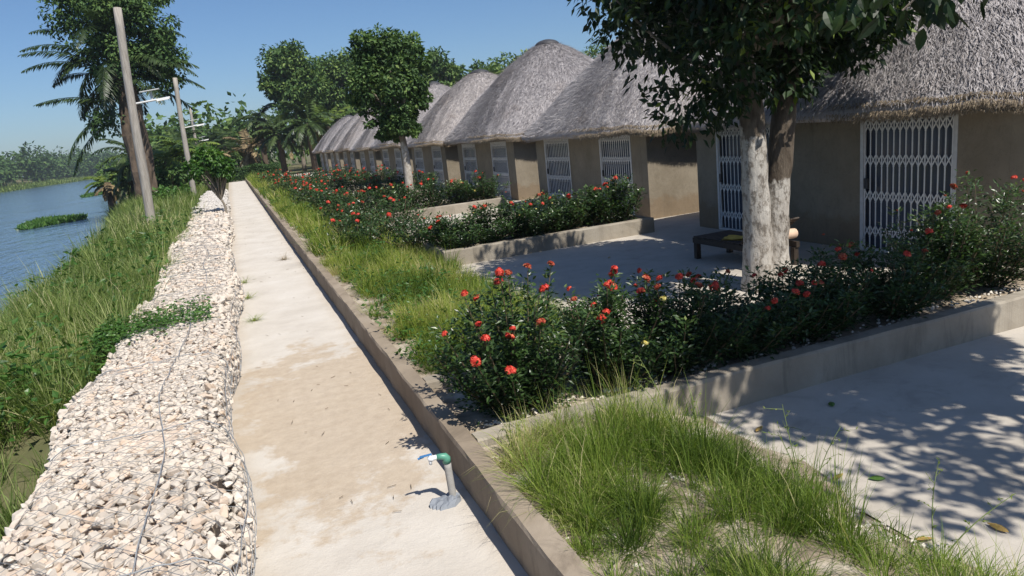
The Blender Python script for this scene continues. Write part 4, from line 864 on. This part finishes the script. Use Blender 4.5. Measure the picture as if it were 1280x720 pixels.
# background trees and palms: where they stand in metres
far_tree((8.6, 95, 0), 'tallest tree at the end of the path with loose pale crown', 9, [(0, 0, 13.2, 2.7, 2.6, 3.0, 44), (.6, 0, 9.3, 3.4, 2.6, 2.6, 44), (-1.9, 0, 11.0, 1.9, 1.6, 1.5, 18), (2.4, 0, 10.5, 1.7, 1.6, 1.8, 18)], .5, 46, 'leaf_far', .3, name='forest_tree', group='trees behind the huts')
far_tree((14.3, 99, 0), 'rounded tree just beside the tallest tree beyond the path', 8, [(-1.0, 0, 11.4, 3.0, 2.4, 2.6, 46), (2.0, 0, 12.2, 2.8, 2.0, 2.4, 38), (0, 0, 8, 4.2, 2.5, 2.4, 40)], .5, 46, 'leaf_far', .3, name='forest_tree', group='trees behind the huts')
far_tree((19.8, 96, 0), 'tree crown peeping between the whitewashed tree and its neighbour', 8, [(0, 0, 11.0, 3.4, 2.6, 2.9, 46), (0, 0, 7, 4, 3, 2.4, 36)], .5, 46, 'leaf_far', .3, name='forest_tree', group='trees behind the huts')
far_tree((27.2, 90, 0), 'narrow tree rising behind the fifth hut roof', 8, [(-.8, 0, 11.2, 1.9, 1.9, 1.9, 26), (1.6, 0, 9.5, 1.8, 1.8, 1.8, 22), (0, 0, 7.5, 3, 2.5, 2, 22)], .5, 46, 'leaf_far_pale', .3, name='forest_tree', group='trees behind the huts')
far_tree((23.4, 92, 0), 'broad tree behind the row of farther huts', 7, [(0, 0, 9.6, 3.4, 2.6, 2.8, 46), (0, 0, 6.5, 3.4, 2.6, 2.0, 30)], .5, 46, 'leaf_far', .3, name='forest_tree', group='trees behind the huts')
far_tree((33.0, 86, 0), 'bushy pale tree behind the fourth hut roof', 7, [(0, 0, 9.0, 3.8, 2.6, 2.4, 52), (-1, 0, 6.5, 3.6, 2.6, 2.0, 30)], .5, 46, 'leaf_far_pale', .3, name='forest_tree', group='trees behind the huts')
far_tree((37.8, 84, 0), 'bushy yellow-green tree behind the third hut roof', 7, [(0, 0, 9.4, 3.4, 2.4, 2.2, 46), (0, 0, 6.5, 3.4, 2.4, 2.0, 30)], .48, 46, 'frond_bright', .3, name='forest_tree', group='trees behind the huts')
far_tree((30.5, 55, 0), 'thin sparse tree between the second and third hut roofs', 6, [(0, 0, 7.4, 1.8, 1.6, 1.5, 26), (-1.2, 0, 6.0, 1.6, 1.4, 1.0, 14)], .26, 24, 'leaf_far_pale', .16, name='sparse_tree', group='trees behind the huts')
for (x, y, h, L_, lab) in ((34.6, 80, 8.2, 3.0, 'feathery palm top between the fourth and third huts'), (29.8, 82, 7.6, 2.8, 'palm top poking up behind the fourth hut'), (39.5, 78, 8.8, 3.0, 'palm top behind the third hut apex')):
    palm((x, y, 0), lab, h, 20, L_, 'frond_bright', .2, 4, nl=24, ll=.6, w=.09, group='palms behind the huts')
for (x, y, h, nf, L_, mt, dry, lab) in ((5.6, 86, 4.6, 24, 4.0, 'frond', 8, 'dark palm with arching fronds at the end of the path'), (8.8, 84, 5.4, 26, 4.2, 'frond', 4, 'dense palm beside the last hut'), (11.4, 88, 5.0, 22, 4.0, 'frond_bright', 4, 'paler palm behind the last hut roof'), (2.2, 90, 3.2, 18, 3.6, 'frond_dry', 10, 'palm with brown dead fronds at the path end'), (-.4, 96, 4.0, 22, 3.6, 'frond', 6, 'palm standing just left of the path end'), (4.2, 98, 7.0, 20, 3.6, 'frond', 2, 'tall slim palm at the jungle edge below the tallest tree')):
    palm((x, y, 0), lab, h, nf, L_, mt, .3, dry, nl=26, ll=.8, w=.10, group='palms at the path end')
for (x, y, h, nf, L_, mt, lab) in ((-4.2, 57, 3.0, 24, 3.2, 'frond_bright', 'yellow-green palm clump behind the overgrown palm'), (-6.4, 62, 3.6, 24, 3.2, 'frond', 'dark palm clump on the bank beyond the overgrown palm'), (-3.2, 66, 3.6, 24, 3.2, 'frond_bright', 'bright palm clump between the second and third poles'), (-4.6, 78, 4.6, 22, 3.4, 'frond', 'palm clump behind the third pole'), (-1.8, 84, 3.6, 22, 3.4, 'frond', 'palm clump beyond the small gabion tree'), (-7.5, 64, 2.0, 16, 2.4, 'frond', 'low palm leaning over the water edge')):
    palm((x, y, -.3), lab, h, nf, L_, mt, .22, 5, nl=28, ll=.7, w=.075, group='palms along the bank')
bn = palm((-9.6, 66, -.6), 'banana-like plant with yellow leaf and dead skirt at the water edge', 2.2, 8, 1.8, 'frond_bright', .25, 12, nl=22, ll=.5, w=.1, name='banana_plant')
def bush(loc, r, h, n, label, mat='leaf_far', L=.3, group='bushes along the bank', name='bush'):
    t = thing(name, label, 'bush', loc, group); m = MB(); c = 26; u = unit(c); C = np.array([0, 0, h * .5]) + u * (rng.random(c) ** .4)[:, None] * [r, r, h * .5]; C[:, 2] = np.maximum(C[:, 2], .15)
    clump_leaves(m, C, rng.uniform(.25, .45, c) * min(r, h), n // c, L, L * .55, .3, (.0, .75)); m.obj('foliage', MAT[mat], t)
    s = MB(); limbs(s, (0, 0, -.1), C[::3], .05, .01, .1, 5); s.obj('stem', MAT['twig'], t)
for (x, y, r, h, mt, lab) in ((-4.0, 53, 1.4, 2.8, 'leaf_far', 'dark bush between the overgrown palm and second pole'), (-3.4, 46, 1.0, 1.5, 'leaf_small', 'bright bush at the foot of the second pole'), (-3.0, 60, 1.6, 3.0, 'leaf_far', 'bush behind the second pole'), (-2.6, 70, 1.8, 3.2, 'leaf_small', 'leafy bush behind the small gabion tree'), (-6.5, 72, 2.2, 3.6, 'leaf_far', 'large dark bush at the bank bend'), (-1.6, 92, 2.6, 4.6, 'leaf_far', 'tall bush closing the view left of the path'), (-6.2, 95, 3.0, 5.5, 'leaf_far', 'big bush behind the third pole'), (-11, 90, 2.6, 3.2, 'leaf_far', 'rounded bush out on the bank point'), (-14, 110, 3, 4, 'leaf_far', 'bush at the far tip of the near bank')):
    bush((x, y, -.3), r, h, 1900, lab, mt, .2 + .0022 * y)
# clipped hedge across the end of the path
hd = thing('hedge', 'dark hedge closing off the end of the path', 'hedge', (1.6, 81.5, 0)); m = MB(); n = 7000; x = rng.uniform(-3.4, 3.2, n); p = np.stack([x, rng.uniform(-.7, .7, n), rng.random(n) ** .7 * (1.5 + .12 * np.sin(x * 2))], 1)
leaves(m, p, rng.normal(size=(n, 3)), rng.normal(size=(n, 3)) + [0, -.5, .8], .2, .12, np.clip(rng.normal(.15, .12, n), 0, 1)); m.obj('foliage', MAT['leaf_far'], hd)
# woods that read as one mass
def wood(name, label, pts, per, L, mat, av):
    m = MB()
    for (x, y, z, r, h) in pts:
        c = 14; u = unit(c); C = np.array([x, y, z + h * .55]) + u * (rng.random(c) ** .4)[:, None] * [r, r, h * .45]
        clump_leaves(m, C, rng.uniform(.3, .55, c) * r, per, L, L * .7, .3, av)
        m.tube([(x, y, z - .5), (x, y, z + h * .6)], r * .07, 5, .5)
    m.obj(name, MAT[mat], label=label, category='trees', kind='stuff')
pts = []
for i in range(120):
    y = rng.uniform(260, 560); d = rng.random() * 26; pts.append((-84 - d - (0 if y < 400 else (y - 400) * -.02), y, 1.2, rng.uniform(2.8, 5.2), rng.uniform(9, 14) + 8 * rng.random() ** 3))
for i in range(60): pts.append((rng.uniform(-120, -70), rng.uniform(545, 600), 1, rng.uniform(5, 7), rng.uniform(12, 18)))
wood('treeline', 'wooded far bank across the river', pts, 12, 1.75, 'leaf_far', (.0, .45))
m = MB(); n = 9000; y = rng.uniform(240, 540, n); x = -76 - rng.random(n) ** 1.4 * 9; z = ground_z(x, y) ; blades(m, np.stack([x, y, z], 1), rng.uniform(0, 6.28, n), rng.uniform(1, 2.6, n), np.full(n, .35), rng.uniform(.1, .7, n), np.clip(rng.normal(.35, .2, n), 0, 1))
m.obj('reeds', MAT['grass_bank'], label='green reeds along the far river bank', category='reeds', kind='stuff')
pts = [(rng.uniform(-14, 85), rng.uniform(106, 150), 0, rng.uniform(2.6, 4.2), rng.uniform(7, 12.5)) for _ in range(110)]
wood('jungle', 'dense jungle closing the view behind the huts', pts, 14, 1.0, 'leaf_far', (.05, .7))
# floating water plants
for (x, y, rx, ry, lab) in ((-12.9, 60, 1.75, 3.6, 'floating raft of green water plants out in the river'), (-19.6, 124, 1.9, 6, 'farther floating raft of water plants near the bank')):
    t = thing('water_hyacinth', lab, 'water plants', (x, y, -.8), 'floating plants on the river'); m = MB(); n = 2600; a = rng.uniform(0, 6.283, n); q = np.sqrt(rng.random(n)) * (1 + .25 * np.sin(a * 3 + 1)); root = np.stack([np.cos(a) * q * rx, np.sin(a) * q * ry, np.zeros(n)], 1)
    leaves(m, root, rng.normal(size=(n, 3)) * .55 + [0, 0, 1], rng.normal(size=(n, 3)) + [0, -.6, 0], rng.uniform(.22, .5, n), .17, np.clip(rng.normal(.4, .2, n), 0, 1)); m.obj('foliage', MAT['hyacinth'], t)

# thin river haze
m = MB(); m.box(-3200, 3200, -120, 4600, -4, 24); hz = m.mesh('haze', None)
hn = bpy.data.materials.new('river_haze'); hn.use_nodes = True; ht = hn.node_tree; ht.nodes.remove(ht.nodes['Principled BSDF'])
pv = ht.nodes.new('ShaderNodeVolumePrincipled'); pv.inputs['Density'].default_value = .00035; pv.inputs['Color'].default_value = (.80, .88, .97, 1); pv.inputs['Anisotropy'].default_value = .25
ht.links.new(pv.outputs[0], ht.nodes['Material Output'].inputs['Volume']); hz.materials.clear(); hz.materials.append(hn)
link('haze', hz, None, kind='stuff', label='thin pale haze over the river and far trees', category='haze')
